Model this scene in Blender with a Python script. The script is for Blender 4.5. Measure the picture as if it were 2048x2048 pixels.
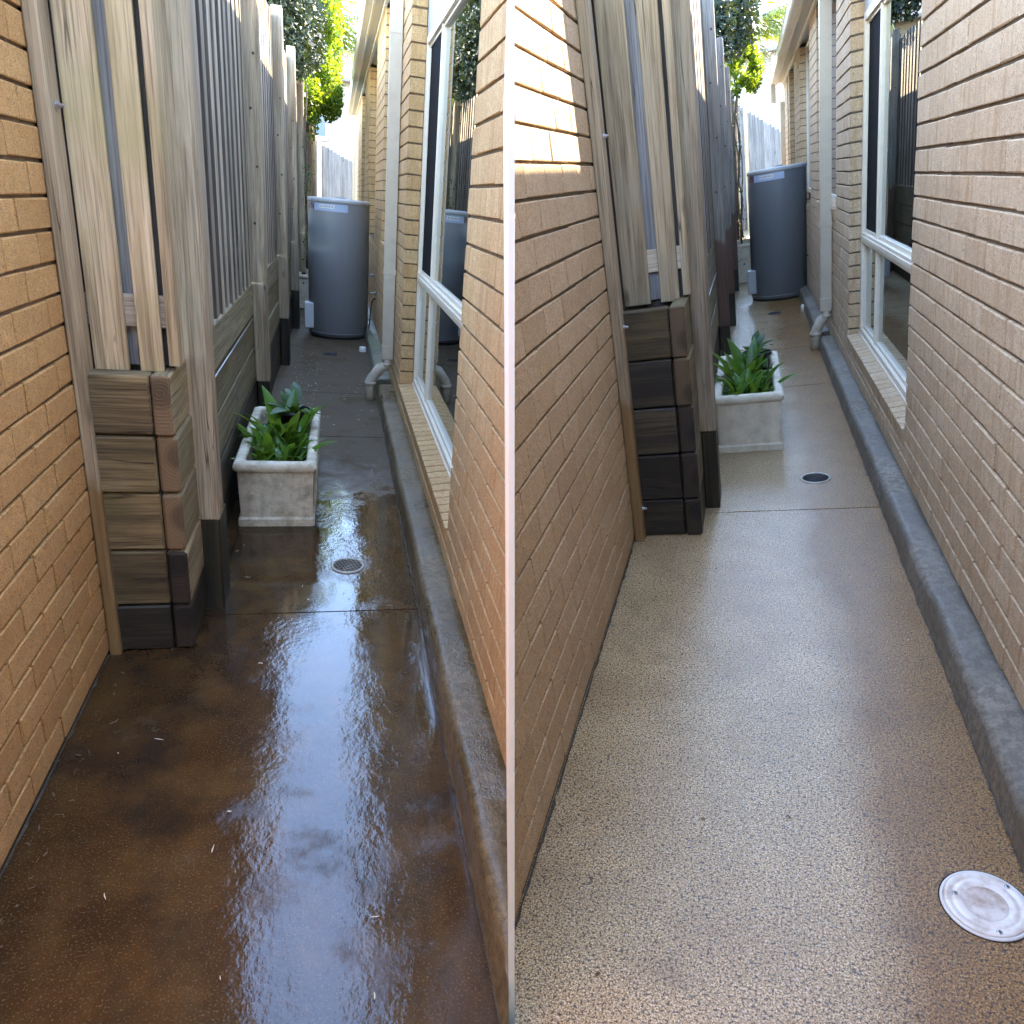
import bpy, bmesh, math, random
from mathutils import Matrix, Vector, noise as mnoise
S = bpy.context.scene
for o in list(bpy.data.objects):
    bpy.data.objects.remove(o)
# ------------------------------------------------------------------ camera
F = 1462.6                                   # focal length, in 2048ths of the picture width
cd = bpy.data.cameras.new('camera')
cam = bpy.data.objects.new('camera', cd)
S.collection.objects.link(cam)
CAMROT = Matrix(((0.99926193, 0.03841346, 0.0), (-0.01459988, 0.37979143, -0.92495693), (-0.03553079, 0.92427424, 0.38007195)))
CAMLOC = Vector((0, 0, 1.56))
cam.matrix_world = Matrix.Translation(CAMLOC) @ CAMROT.to_4x4()
cd.sensor_width = 36.0
cd.lens = 36.0 * F / 2048.0
cd.clip_start = 0.02
cd.clip_end = 600.0
S.camera = cam
# ------------------------------------------------------------------ sky, sun, exposure
SUN = Vector((0.5420, 0.5330, 0.6500)).normalized()
W = bpy.data.worlds.new('World')
S.world = W
W.use_nodes = True
wn = W.node_tree.nodes
sky = wn.new('ShaderNodeTexSky')
sky.sky_type = 'NISHITA'
sky.sun_disc = False
sky.sun_elevation = math.asin(SUN.z)
sky.sun_rotation = math.atan2(SUN.x, SUN.y)
sky.air_density = 1.0
sky.dust_density = 0.15
sky.ozone_density = 2.2
W.node_tree.links.new(sky.outputs[0], wn['Background'].inputs[0])
wn['Background'].inputs[1].default_value = 0.15
sl = bpy.data.lights.new('sun', 'SUN')
sl.energy = 2.0
sl.angle = math.radians(0.5)
sl.color = (1.0, 0.88, 0.71)
so = bpy.data.objects.new('sun', sl)
S.collection.objects.link(so)
so.matrix_world = SUN.to_track_quat('Z', 'Y').to_matrix().to_4x4()
S.view_settings.view_transform = 'Standard'
S.view_settings.look = 'None'
S.view_settings.gamma = 1.0
S.view_settings.use_curve_mapping = False
S.view_settings.use_white_balance = True
S.view_settings.white_balance_temperature = 6950
S.view_settings.white_balance_tint = 11
S.view_settings.exposure = 4.5
S.cycles.use_denoising = True
S.cycles.denoising_prefilter = 'NONE'
S.cycles.max_bounces = 12
S.cycles.diffuse_bounces = 8
S.cycles.transparent_max_bounces = 12
S.cycles.sample_clamp_indirect = 12.0
# ------------------------------------------------------------------ the two passages' frames (each a rigid placement)
ALLEY = {
    'L': (((0.971365, -0.200405, 0.127623), (0.20248, 0.979281, -0.003359), (-0.124306, 0.029104, 0.991817)), (-0.40966, 2.6975, 0.0271)),
    'R': (((0.946118, 0.297611, -0.127623), (-0.299651, 0.954043, 0.003359), (0.122758, 0.035064, 0.991817)), (1.74216, 3.18106, 0.20646)),
}
A = {}
for k, (r, t) in ALLEY.items():
    A[k] = Matrix.Translation(Vector(t)) @ Matrix(r).to_4x4()
A['W'] = Matrix.Identity(4)
AI = {k: m.inverted() for k, m in A.items()}
CI = cam.matrix_world.inverted()
EYE = {k: AI[k] @ CAMLOC for k in A}


def plane(h):
    """The side face of the added white divider, in the passage's own frame: (point, normal pointing away from the passage)."""
    u = 1016.9 if h == 'L' else 1029.4
    s = 1.0 if h == 'L' else -1.0
    n = CAMROT @ Vector((s, 0, (u - 1024.0) / F * s))       # in front of the camera z is negative
    n = (AI[h].to_3x3() @ n).normalized()
    return EYE[h], n


PL = {k: plane(k) for k in 'LR'}


def proj(h, p):
    c = CI @ (A[h] @ Vector(p))
    if c.z > -0.05:
        return None
    return 1024 - F * c.x / c.z, 1024 + F * c.y / c.z, -c.z


# ------------------------------------------------------------------ numbers of the two passages (metres, fitted to brick and sleeper sizes)
Q = {
    'L': dict(xL=-1.116, yPo=-.255, xPf=-1.078, yPb=-.188, xA=(-1.072, -.974), xB=(-.940, -.872), yF=-.17, zPal=1.001, xSc=-.905, xSe=-.843, yS=-.231,
              zS=(0, .184, .396, .607, .806, 1.007), xD=-.768, xD0=-.859, yD=.052, zD=.385, posts=(.052, 2.40, 4.66, 6.78, 9.0, 11.3, 13.6, 15.9), zk=.133, xR=.128,
              yW0=.163, yW1=2.824, xW=.229, zs=.315, zt=1.08, zh=2.55, xdp=-.056, ydp=3.50, yj2=2.402, pl=(-.803, -.448, .858, 1.886), zr=.340,
              grate=(-.284, .406), far=(-.392, 5.30), cap=(-.052, 5.55), heat=(-.305, 6.50, .342, 1.51), soff=3.27, gx=-.085, end=17.0,
              piers=((2.824, 3.903), (5.619, 7.256), (9.282, 10.944), (12.667, 13.865)), lp=(1.586, .0873, -.48), rp=(1.644, .0965, -.30), zPost=(.385, .37, .44, .45, .45, .45, .45, .45),
              ftop=2.88, farf=((-.81, 2.76), (.03, 2.39)), lwall_top=2.32),
    'R': dict(xL=-1.119, yPo=-.317, xPf=-1.071, yPb=-.267, xA=(-1.099, -.979), xB=(-.933, -.849), yF=-.019, zPal=1.067, xSc=-.879, xSe=-.809, yS=-.256,
              zS=(0, .190, .416, .639, .858, 1.080), xD=-.729, xD0=-.814, yD=.054, zD=.411, posts=(.054, 2.90, 5.10, 7.80, 10.4, 13.0), zk=.115, xR=.106,
              yW0=.102, yW1=2.346, xW=.182, zs=.36, zt=1.01, zh=2.33, xdp=-.017, ydp=3.522, yj2=2.323, pl=(-.770, -.404, .888, 2.007), zr=.354,
              grate=(-.256, .402), far=(-.311, 5.608), cap=(.009, 5.664), heat=(-.219, 6.82, .338, 1.53), soff=2.88, gx=-.115, end=12.3,
              piers=((2.346, 3.231), (5.033, 5.967), (7.696, 8.948), (10.389, 10.747)), lp=(1.677, .0975, -.52), rp=(1.522, .0878, -.265), zPost=(.411, .40, .35, .3, .3, .3),
              ftop=2.72, farf=((-.62, 3.07), (.19, 2.44)), lwall_top=2.32),
}
# ------------------------------------------------------------------ material helpers


class NT:
    def __init__(self, name):
        self.m = bpy.data.materials.new(name)
        self.m.use_nodes = True
        self.t = self.m.node_tree
        self.n = self.t.nodes
        self.b = self.n['Principled BSDF']

    def new(self, kind, **kw):
        n = self.n.new('ShaderNode' + kind)
        for k, v in kw.items():
            if k.startswith('i_'):
                key = k[2:].replace('_', ' ')
                n.inputs[int(key) if key.isdigit() else key].default_value = v
            else:
                setattr(n, k, v)
        return n

    def link(self, a, b):
        self.t.links.new(a, b)

    def set(self, **kw):
        for k, v in kw.items():
            i = self.b.inputs[k.replace('_', ' ')]
            if hasattr(v, 'is_linked') or hasattr(v, 'node'):
                self.link(v, i)
            else:
                i.default_value = v

    def math(self, op, a, b=None, clamp=False):
        n = self.new('Math', operation=op, use_clamp=clamp)
        for i, v in enumerate((a, b)):
            if v is None:
                continue
            if hasattr(v, 'node'):
                self.link(v, n.inputs[i])
            else:
                n.inputs[i].default_value = v
        return n.outputs[0]

    def mix(self, f, a, b, blend='MIX'):
        n = self.new('Mix', data_type='RGBA', blend_type=blend)
        for i, v in ((0, f), (6, a), (7, b)):
            if hasattr(v, 'node'):
                self.link(v, n.inputs[i])
            elif i == 0:
                n.inputs[0].default_value = v
            else:
                n.inputs[i].default_value = (*v, 1) if len(v) == 3 else v
        return n.outputs[2]

    def ramp(self, f, stops, interp='LINEAR'):
        n = self.new('ValToRGB')
        n.color_ramp.interpolation = interp
        e = n.color_ramp.elements
        while len(e) < len(stops):
            e.new(0.5)
        for el, (p, c) in zip(e, stops):
            el.position = p
            el.color = (c, c, c, 1) if isinstance(c, (int, float)) else (*c, 1)
        self.link(f, n.inputs[0])
        return n.outputs[0]

    def coords(self, scale=(1, 1, 1), which='Object', rnd=0.0):
        tc = self.new('TexCoord')
        v = tc.outputs[which]
        if rnd:
            oi = self.new('ObjectInfo')
            ad = self.new('VectorMath', operation='ADD')
            mu = self.new('VectorMath', operation='SCALE')
            cb = self.new('CombineXYZ')
            r = oi.outputs['Random']
            self.link(r, cb.inputs[0])
            self.link(self.math('FRACT', self.math('MULTIPLY', r, 17.3)), cb.inputs[1])
            self.link(self.math('FRACT', self.math('MULTIPLY', r, 91.7)), cb.inputs[2])
            self.link(cb.outputs[0], mu.inputs[0])
            mu.inputs['Scale'].default_value = rnd
            self.link(v, ad.inputs[0])
            self.link(mu.outputs[0], ad.inputs[1])
            v = ad.outputs[0]
        mp = self.new('Mapping')
        mp.inputs['Scale'].default_value = scale
        self.link(v, mp.inputs[0])
        return mp.outputs[0]

    def noise(self, vec, scale, detail=3.0, rough=0.55, dist=0.0):
        n = self.new('TexNoise')
        n.inputs['Scale'].default_value = scale
        n.inputs['Detail'].default_value = detail
        n.inputs['Roughness'].default_value = rough
        n.inputs['Distortion'].default_value = dist
        self.link(vec, n.inputs['Vector'])
        return n.outputs[0]

    def voronoi(self, vec, scale, feature='F1', out='Distance', rnd=1.0):
        n = self.new('TexVoronoi', feature=feature)
        n.inputs['Scale'].default_value = scale
        n.inputs['Randomness'].default_value = rnd
        self.link(vec, n.inputs['Vector'])
        return n.outputs[out]

    def bump(self, h, strength=0.3, dist=0.002, normal=None):
        n = self.new('Bump')
        n.inputs['Strength'].default_value = strength if not hasattr(strength, 'node') else 1.0
        if hasattr(strength, 'node'):
            self.link(strength, n.inputs['Strength'])
        n.inputs['Distance'].default_value = dist
        self.link(h, n.inputs['Height'])
        if normal is not None:
            self.link(normal, n.inputs['Normal'])
        return n.outputs[0]

    def rand(self):
        """One random number per piece, whether the piece is an object or a loose island of a joined mesh."""
        oi = self.new('ObjectInfo')
        ge = self.new('NewGeometry')
        return self.math('FRACT', self.math('ADD', oi.outputs['Random'], ge.outputs['Random Per Island']))


def brick_mat(name, ca, cb, cc, speck, light, streak=0.0, dark=None):
    m = NT(name)
    r = m.rand()
    c = m.ramp(r, [(0, ca), (.45, cb), (1, cc)])
    v = m.coords(rnd=40.0)
    big = m.noise(v, 9.0, 3)
    c = m.mix(m.ramp(big, [(.35, 0.0), (.7, .45)]), c, cc)
    f = m.noise(v, 260.0, 3, .7)
    c = m.mix(m.ramp(f, [(.54, 0.0), (.62, .9)]), c, speck)
    pit = m.noise(v, 120.0, 2, .6)
    c = m.mix(m.ramp(pit, [(.62, 0.0), (.68, .8)]), c, speck)
    f2 = m.noise(v, 190.0, 3, .7)
    c = m.mix(m.ramp(f2, [(.55, 0.0), (.68, .75)]), c, light)
    bl = m.noise(v, 45.0, 4, .65)
    c = m.mix(m.ramp(bl, [(.40, .38), (.60, 0.0)]), c, tuple(x * .62 for x in ca))
    if streak:
        sv = m.coords((34, 34, 3.2), rnd=40.0)
        s = m.noise(sv, 1.0, 3, .6)
        c = m.mix(m.math('MULTIPLY', m.ramp(s, [(.50, 0.0), (.68, 1.0)]), streak), c, dark)
    m.set(Base_Color=c, Roughness=.88)
    bv = m.noise(v, 240.0, 3, .65)
    ed = m.noise(v, 28.0, 2)
    h = m.math('ADD', bv, m.math('MULTIPLY', ed, 1.2))
    m.set(Normal=m.bump(h, .8, .0030))
    return m.m


def wood_mat(name, dark, mid, light, axis=2, tint=None, stain=None, rough=.82, grain=26.0, bright=.22):
    m = NT(name)
    sc = [grain] * 3
    sc[axis] = 1.1
    v = m.coords(sc, rnd=30.0)
    g = m.noise(v, 1.0, 5, .62, .9)
    c = m.ramp(g, [(.28, dark), (.48, mid), (.72, light)])
    sc2 = [150.0] * 3
    sc2[axis] = 2.5
    v2 = m.coords(sc2, rnd=30.0)
    g2 = m.noise(v2, 1.0, 3, .7)
    c = m.mix(m.ramp(g2, [(.38, .55), (.52, 0.0)]), c, tuple(x * .45 for x in dark))
    ov = m.coords(rnd=30.0)
    if tint:
        b = m.noise(ov, 4.0, 3)
        c = m.mix(m.ramp(b, [(.42, 0.0), (.68, .65)]), c, tint)
    # long drying cracks
    sc3 = [38.0] * 3
    sc3[axis] = .9
    cv = m.coords(sc3, rnd=55.0)
    ck = m.noise(cv, 1.0, 1, .4, .3)
    crack = m.ramp(m.math('ABSOLUTE', m.math('SUBTRACT', ck, .5)), [(.0, 1.0), (.011, 0.0)])
    gate = m.ramp(m.noise(ov, 2.2, 1), [(.52, 0.0), (.6, 1.0)])
    crack = m.math('MULTIPLY', crack, gate)
    c = m.mix(m.math('MULTIPLY', crack, .85), c, tuple(x * .2 for x in dark))
    # knots
    kv = [5.0] * 3
    kv[axis] = 1.9
    kd = m.voronoi(m.coords(kv, rnd=30.0), 1.0)
    kn = m.ramp(kd, [(.03, 1.0), (.07, .55), (.11, 0.0)])
    c = m.mix(m.math('MULTIPLY', kn, .8), c, tuple(x * .4 for x in dark))
    oi = m.new('ObjectInfo')
    val = m.math('ADD', m.math('MULTIPLY', oi.outputs['Random'], bright * 2), 1.0 - bright)
    hs = m.new('HueSaturation')
    m.link(val, hs.inputs['Value'])
    m.link(c, hs.inputs['Color'])
    c = hs.outputs[0]
    rg = rough
    if stain:
        tc = m.new('TexCoord')
        sx = m.new('SeparateXYZ')
        m.link(tc.outputs['Object'], sx.inputs[0])
        sv = m.coords((9, 9, 2.2), rnd=20.0)
        nz = m.math('MULTIPLY', m.math('SUBTRACT', m.noise(sv, 1.0, 3), .5), stain[2])
        f = m.math('ADD', sx.outputs[2], nz)
        f = m.ramp(m.math('SUBTRACT', f, stain[0] - .5), [(.49, 1.0), (.53, 0.0)])
        c = m.mix(m.math('MULTIPLY', f, stain[3]), c, stain[1])
        rg = m.math('SUBTRACT', rough, m.math('MULTIPLY', f, .35))
    m.set(Base_Color=c, Roughness=rg)
    h = m.math('ADD', m.math('MULTIPLY', g, .8), m.math('MULTIPLY', g2, .6))
    h = m.math('SUBTRACT', h, m.math('MULTIPLY', crack, 2.5))
    m.set(Normal=m.bump(h, .55, .0018))
    return m.m


def endgrain_mat(name, a, b, heart):
    m = NT(name)
    oi = m.new('ObjectInfo')
    tc = m.new('TexCoord')
    sub = m.new('VectorMath', operation='ADD')
    cb = m.new('CombineXYZ')
    m.link(m.math('MULTIPLY', m.math('SUBTRACT', oi.outputs['Random'], .75), .07), cb.inputs[0])
    m.link(m.math('MULTIPLY', m.math('SUBTRACT', m.math('FRACT', m.math('MULTIPLY', oi.outputs['Random'], 7.7)), .5), .12), cb.inputs[2])
    m.link(tc.outputs['Object'], sub.inputs[0])
    m.link(cb.outputs[0], sub.inputs[1])
    sx = m.new('SeparateXYZ')
    m.link(sub.outputs[0], sx.inputs[0])
    nz = m.noise(m.coords(rnd=9.0), 20.0, 3)
    d = m.math('SQRT', m.math('ADD', m.math('POWER', sx.outputs[0], 2), m.math('POWER', sx.outputs[2], 2)))
    d = m.math('ADD', d, m.math('MULTIPLY', nz, .012))
    ring = m.math('SINE', m.math('MULTIPLY', d, 520.0))
    c = m.mix(m.ramp(ring, [(0, 0.0), (1, .32)]), a, b)
    c = m.mix(m.ramp(d, [(.040, .75), (.066, 0.0)]), c, heart)
    m.set(Base_Color=c, Roughness=.8, Normal=m.bump(m.math('ADD', ring, m.math('MULTIPLY', nz, 3)), .25, .0015))
    return m.m


def plain_mat(name, col, rough=.5, metal=0.0, dirt=None, damt=.5, dscale=8.0, bump=0.0, bscale=200.0, spec=.5):
    m = NT(name)
    c = None
    v = m.coords(rnd=11.0)
    if dirt:
        n = m.noise(v, dscale, 5, .65)
        c = m.mix(m.math('MULTIPLY', m.ramp(n, [(.45, 0.0), (.72, 1.0)]), damt), col, dirt)
        m.set(Base_Color=c)
    else:
        m.set(Base_Color=(*col, 1))
    m.set(Roughness=rough, Metallic=metal)
    m.b.inputs['Specular IOR Level'].default_value = spec
    if bump:
        m.set(Normal=m.bump(m.noise(v, bscale, 3, .6), bump, .002))
    return m.m


def leaf_mat(name, a, b, trans=.45, rough=.45, tcol=None):
    m = NT(name)
    r = m.rand()
    c = m.ramp(r, [(0, a), (1, b)])
    m.set(Base_Color=c, Roughness=rough)
    tr = m.new('BsdfTranslucent')
    if tcol:
        tr.inputs[0].default_value = (*tcol, 1)
    else:
        m.link(m.mix(.5, c, (.35, .45, .03)), tr.inputs[0])
    mx = m.new('MixShader')
    mx.inputs[0].default_value = trans
    m.link(m.b.outputs[0], mx.inputs[1])
    m.link(tr.outputs[0], mx.inputs[2])
    m.link(mx.outputs[0], m.n['Material Output'].inputs[0])
    return m.m


def floor_dark():
    """Old concrete under a film of dirty water: brown stain, shallow puddles where the film closes over the grit."""
    m = NT('wet_stained_concrete')
    v = m.coords()
    big = m.noise(v, 1.7, 5, .6)
    mid = m.noise(v, 7.0, 5, .65)
    fine = m.noise(v, 190.0, 3, .6)
    c = m.ramp(big, [(.3, (.026, .013, .006)), (.5, (.046, .022, .008)), (.72, (.080, .042, .014))])
    c = m.mix(m.ramp(mid, [(.45, 0.0), (.75, .6)]), c, (.105, .056, .018))
    c = m.mix(m.ramp(fine, [(.56, 0.0), (.70, .8)]), c, (.15, .105, .058))
    c = m.mix(m.ramp(m.noise(v, 420.0, 1), [(.68, 0.0), (.76, .6)]), c, (.17, .12, .07))
    grime = m.noise(v, 3.1, 4, .6)
    c = m.mix(m.ramp(grime, [(.5, 0.0), (.68, .75)]), c, (.018, .013, .010))
    sxy = m.new('SeparateXYZ')
    m.link(v, sxy.inputs[0])
    edge = m.math('ADD', m.math('MULTIPLY', sxy.outputs[1], .5), m.math('MULTIPLY', mid, .9))
    dry = m.ramp(edge, [(0, 0.0), (1, 1.0)])
    dry = m.ramp(m.math('MULTIPLY', edge, .5), [(.50, 0.0), (.72, 1.0)])
    c = m.mix(m.math('MULTIPLY', dry, .85), c, m.ramp(fine, [(.35, (.050, .034, .016)), (.65, (.118, .083, .043))]))
    pool = m.ramp(m.noise(v, 1.5, 4, .6, .4), [(.44, 0.0), (.56, 1.0)])
    grit = m.noise(v, 120.0, 3, .6)
    chop = m.noise(m.coords((1, .75, 1)), 62.0, 2, .5)
    wave = m.noise(v, 14.0, 2, .5)
    st = m.ramp(pool, [(0, .15), (1, .03)])
    h = m.math('ADD', m.math('MULTIPLY', grit, .5), m.math('ADD', m.math('MULTIPLY', chop, .8), wave))
    h = m.math('ADD', h, m.math('MULTIPLY', m.noise(m.coords((1.3, .8, 1)), 5.5, 3, .55), 4.0))
    dull = m.math('MULTIPLY', m.ramp(m.noise(v, 2.7, 5, .65), [(.50, 0.0), (.64, .34)]), m.math('SUBTRACT', 1.0, pool, True))
    nrm = m.bump(h, st, .0042)
    rg = m.math('ADD', m.ramp(pool, [(0, .06), (1, .015)]), m.math('ADD', m.math('MULTIPLY', dry, .72), dull))
    m.set(Base_Color=c, Roughness=rg, Normal=nrm)
    m.b.inputs['IOR'].default_value = 1.45
    return m.m


def floor_pale():
    """Clean exposed aggregate, rinsed and still damp."""
    m = NT('damp_aggregate_concrete')
    v = m.coords()
    sand = m.noise(v, 235.0, 4, .78)
    c = m.ramp(sand, [(.39, (.045, .028, .015)), (.45, (.35, .225, .098)), (.53, (.55, .385, .185)), (.60, (.97, .82, .56))])
    tone = m.noise(v, 5.0, 5, .65)
    c = m.mix(m.ramp(tone, [(.35, .35), (.62, 0.0)]), c, (.25, .165, .08))
    peb = m.noise(v, 150.0, 2, .6)
    c = m.mix(m.ramp(peb, [(.56, 0.0), (.60, .92)]), c, (.05, .04, .03))
    c = m.mix(m.ramp(m.noise(v, 118.0, 2, .6), [(.63, 0.0), (.69, .75)]), c, (.72, .64, .52))
    stone = m.new('TexVoronoi', feature='F1')
    stone.inputs['Scale'].default_value = 62.0
    m.link(v, stone.inputs['Vector'])
    sp2 = m.new('SeparateColor')
    m.link(stone.outputs['Color'], sp2.inputs[0])
    big_stone = m.math('MULTIPLY', m.ramp(sp2.outputs[1], [(.82, 0.0), (.84, 1.0)]), m.ramp(m.math('ADD', stone.outputs['Distance'], m.math('MULTIPLY', peb, .5)), [(.46, 1.0), (.52, 0.0)]))
    c = m.mix(m.math('MULTIPLY', big_stone, .8), c, m.ramp(sp2.outputs[2], [(0, (.05, .048, .05)), (.6, (.12, .12, .125)), (1, (.3, .26, .2))]))
    damp = m.noise(v, 1.1, 4, .6)
    dampf = m.ramp(damp, [(.42, 0.0), (.60, 1.0)])
    sx = m.new('SeparateXYZ')
    m.link(v, sx.inputs[0])
    side = m.ramp(m.math('ADD', sx.outputs[0], m.math('MULTIPLY', m.math('SUBTRACT', damp, .5), .5)), [(0, 0.0), (1, 1.0)])
    wet = m.math('ADD', m.math('MULTIPLY', dampf, .35), m.ramp(m.math('ADD', m.math('MULTIPLY', m.math('ADD', sx.outputs[0], .40), 4.0), m.math('SUBTRACT', damp, .5)), [(0, 0.0), (.55, .95)]), True)  # damp patches, plus a darker kerb-side band painted for the lack of sky sheen
    c = m.mix(m.math('MULTIPLY', wet, .95), c, (.54, .37, .16), 'MULTIPLY')
    rust = m.noise(v, 2.6, 4, .65)
    c = m.mix(m.ramp(rust, [(.60, 0.0), (.74, .5)]), c, (.13, .07, .03))
    pits = m.ramp(m.noise(v, 75.0, 1), [(.74, 0.0), (.78, .85)])
    c = m.mix(pits, c, (.03, .026, .022))
    h = m.math('ADD', m.math('MULTIPLY', sand, .7), m.math('ADD', m.math('MULTIPLY', peb, .8), m.math('MULTIPLY', m.noise(v, 75.0, 3, .6), 1.2)))
    m.set(Base_Color=c, Roughness=.55, Normal=m.bump(h, .60, .0045))
    m.b.inputs['Specular IOR Level'].default_value = .25
    film = m.noise(v, 105.0, 3, .65)
    m.link(m.bump(m.math('ADD', film, m.math('MULTIPLY', sand, .6)), .40, .0030), m.b.inputs['Coat Normal'])
    m.b.inputs['Coat Weight'].default_value = .62
    m.b.inputs['Coat Roughness'].default_value = .13
    m.b.inputs['Coat IOR'].default_value = 1.55
    return m.m


def concrete_mat(name, a, b, dark, gloss=.5, mould=None):
    m = NT(name)
    v = m.coords()
    n = m.noise(v, 5.0, 6, .65)
    c = m.ramp(n, [(.3, a), (.7, b)])
    f = m.noise(v, 150.0, 3, .6)
    c = m.mix(m.ramp(f, [(.58, 0.0), (.70, .75)]), c, dark)
    md = m.noise(v, 38.0, 4, .7)
    c = m.mix(m.ramp(md, [(.42, .6), (.56, 0.0)]), c, tuple(x * .5 for x in a))
    big = m.noise(v, 1.6, 4, .6)
    c = m.mix(m.ramp(big, [(.48, 0.0), (.66, .8)]), c, tuple(x * .55 for x in a))
    if mould:
        c = m.mix(m.ramp(m.noise(v, 2.3, 3, .6), [(.50, 0.0), (.66, .7)]), c, mould)
    m.set(Base_Color=c, Roughness=m.ramp(big, [(.40, gloss + .25), (.62, gloss - .22)]))
    m.set(Normal=m.bump(m.math('ADD', f, m.math('ADD', m.noise(v, 40.0, 3), m.math('MULTIPLY', m.noise(v, 12.0, 4), 2.0))), .6, .004))
    return m.m


def planter_mat(name, grime):
    m = NT(name)
    v = m.coords()
    n = m.noise(v, 4.5, 6, .68)
    c = m.ramp(n, [(.3, (.58, .515, .385)), (.6, (.69, .625, .49))])
    d = m.noise(v, 11.0, 6, .72)
    c = m.mix(m.math('MULTIPLY', m.ramp(d, [(.46, 0.0), (.66, 1.0)]), grime), c, (.13, .095, .045))
    s = m.noise(m.coords((14, 14, 2.0)), 1.0, 4, .6)
    c = m.mix(m.math('MULTIPLY', m.ramp(s, [(.52, 0.0), (.72, 1.0)]), grime * .7), c, (.22, .17, .08))
    k = m.noise(v, 60.0, 3, .7)
    c = m.mix(m.ramp(k, [(.66, 0.0), (.72, grime)]), c, (.05, .04, .03))
    low = m.noise(m.coords((6, 6, 6)), 1.0, 5, .7)
    c = m.mix(m.math('MULTIPLY', m.ramp(low, [(.5, 0.0), (.62, .6)]), grime), c, (.26, .20, .09))
    m.set(Base_Color=c, Roughness=.75, Normal=m.bump(m.noise(v, 90.0, 4, .6), .3, .003))
    return m.m


def glass_mat(name):
    m = NT(name)
    gl = m.new('BsdfGlossy')
    gl.inputs['Roughness'].default_value = .004
    gl.inputs['Color'].default_value = (.93, .97, .96, 1)
    tr = m.new('BsdfTransparent')
    tr.inputs[0].default_value = (.62, .66, .64, 1)
    fr = m.new('Fresnel')
    fr.inputs['IOR'].default_value = 1.62
    mx = m.new('MixShader')
    m.link(m.math('ADD', fr.outputs[0], .14, True), mx.inputs[0])
    m.link(tr.outputs[0], mx.inputs[1])
    m.link(gl.outputs[0], mx.inputs[2])
    m.link(mx.outputs[0], m.n['Material Output'].inputs[0])
    return m.m


M = {}
M['brickLl'] = brick_mat('orange_brick', (.56, .305, .100), (.63, .36, .130), (.50, .26, .082), (.13, .07, .03), (.64, .46, .26))
M['brickLr'] = brick_mat('tan_brick', (.57, .35, .145), (.64, .42, .195), (.52, .31, .125), (.20, .12, .05), (.68, .56, .38), .6, (.36, .195, .075))
M['brickRl'] = brick_mat('beige_brick', (.51, .335, .175), (.56, .39, .225), (.46, .295, .150), (.09, .06, .04), (.60, .50, .38))
M['brickRr'] = brick_mat('pale_brick', (.58, .415, .245), (.64, .48, .305), (.53, .37, .215), (.18, .12, .07), (.66, .58, .46), .65, (.38, .235, .115))
M['mortarL'] = plain_mat('dark_mortar', (.15, .10, .055), .95, dirt=(.06, .04, .024), damt=.8, dscale=30, bump=.5)
M['mortarR'] = plain_mat('grey_mortar', (.14, .112, .082), .95, dirt=(.06, .048, .036), damt=.8, dscale=30, bump=.5)
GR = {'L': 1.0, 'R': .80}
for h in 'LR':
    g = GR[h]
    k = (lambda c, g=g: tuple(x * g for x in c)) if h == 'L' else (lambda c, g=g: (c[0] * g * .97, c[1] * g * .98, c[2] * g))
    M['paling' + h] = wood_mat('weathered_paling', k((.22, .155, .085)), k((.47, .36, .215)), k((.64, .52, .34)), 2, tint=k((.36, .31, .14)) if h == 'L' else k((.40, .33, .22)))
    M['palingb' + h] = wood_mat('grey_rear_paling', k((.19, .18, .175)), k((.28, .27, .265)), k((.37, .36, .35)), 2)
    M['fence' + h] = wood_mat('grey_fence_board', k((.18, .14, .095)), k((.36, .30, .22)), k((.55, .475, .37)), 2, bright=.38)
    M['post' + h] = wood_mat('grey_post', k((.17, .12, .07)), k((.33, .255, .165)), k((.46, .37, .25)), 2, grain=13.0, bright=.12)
    M['postend' + h] = wood_mat('bolted_wall_post', k((.22, .16, .095)), k((.39, .295, .18)), k((.50, .40, .26)), 2, grain=15.0, bright=.06,
                                stain=((-.85 if h == 'L' else -.80), (.20, .105, .03), .25, .75))
    M['sleeper' + h] = wood_mat('treated_sleeper', tuple(x * (1 if h == 'L' else .5) for x in (.04, .028, .014)), tuple(x * (1 if h == 'L' else .5) for x in (.17, .12, .058)), tuple(x * (1 if h == 'L' else .5) for x in (.36, .275, .14)), 0, tint=(.09, .07, .028), bright=.25, grain=13)
    M['sleeperwet' + h] = wood_mat('wet_dark_sleeper', (.008, .007, .006), (.020, .016, .012), (.075, .058, .034), 0, bright=.3, rough=.6, grain=13)
    M['sleepery' + h] = wood_mat('long_sleeper', tuple(x * (1 if h == 'L' else .62) for x in (.15, .11, .06)), tuple(x * (1 if h == 'L' else .62) for x in (.28, .22, .125)), tuple(x * (1 if h == 'L' else .62) for x in (.39, .32, .19)), 1, tint=(.20, .18, .08), bright=.2)
    M['sleeperywet' + h] = wood_mat('wet_long_sleeper', (.012, .009, .006), (.03, .023, .013), (.10, .075, .03), 1, rough=.55)
    M['end' + h] = endgrain_mat('sleeper_end_grain', tuple(x * (1 if h == 'L' else .5) for x in (.17, .112, .06)), tuple(x * (1 if h == 'L' else .5) for x in (.25, .175, .10)), tuple(x * (1 if h == 'L' else .5) for x in (.075, .048, .026)))
    M['endwet' + h] = endgrain_mat('wet_end_grain', (.03, .02, .014), (.05, .034, .024), (.008, .006, .005))
    M['stump' + h] = wood_mat('dark_wet_post_foot', (.008, .007, .005), (.02, .017, .010), (.055, .046, .022), 2, rough=.5)
M['rustbolt'] = plain_mat('rusty_bolt', (.06, .045, .035), .6, .3)
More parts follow.
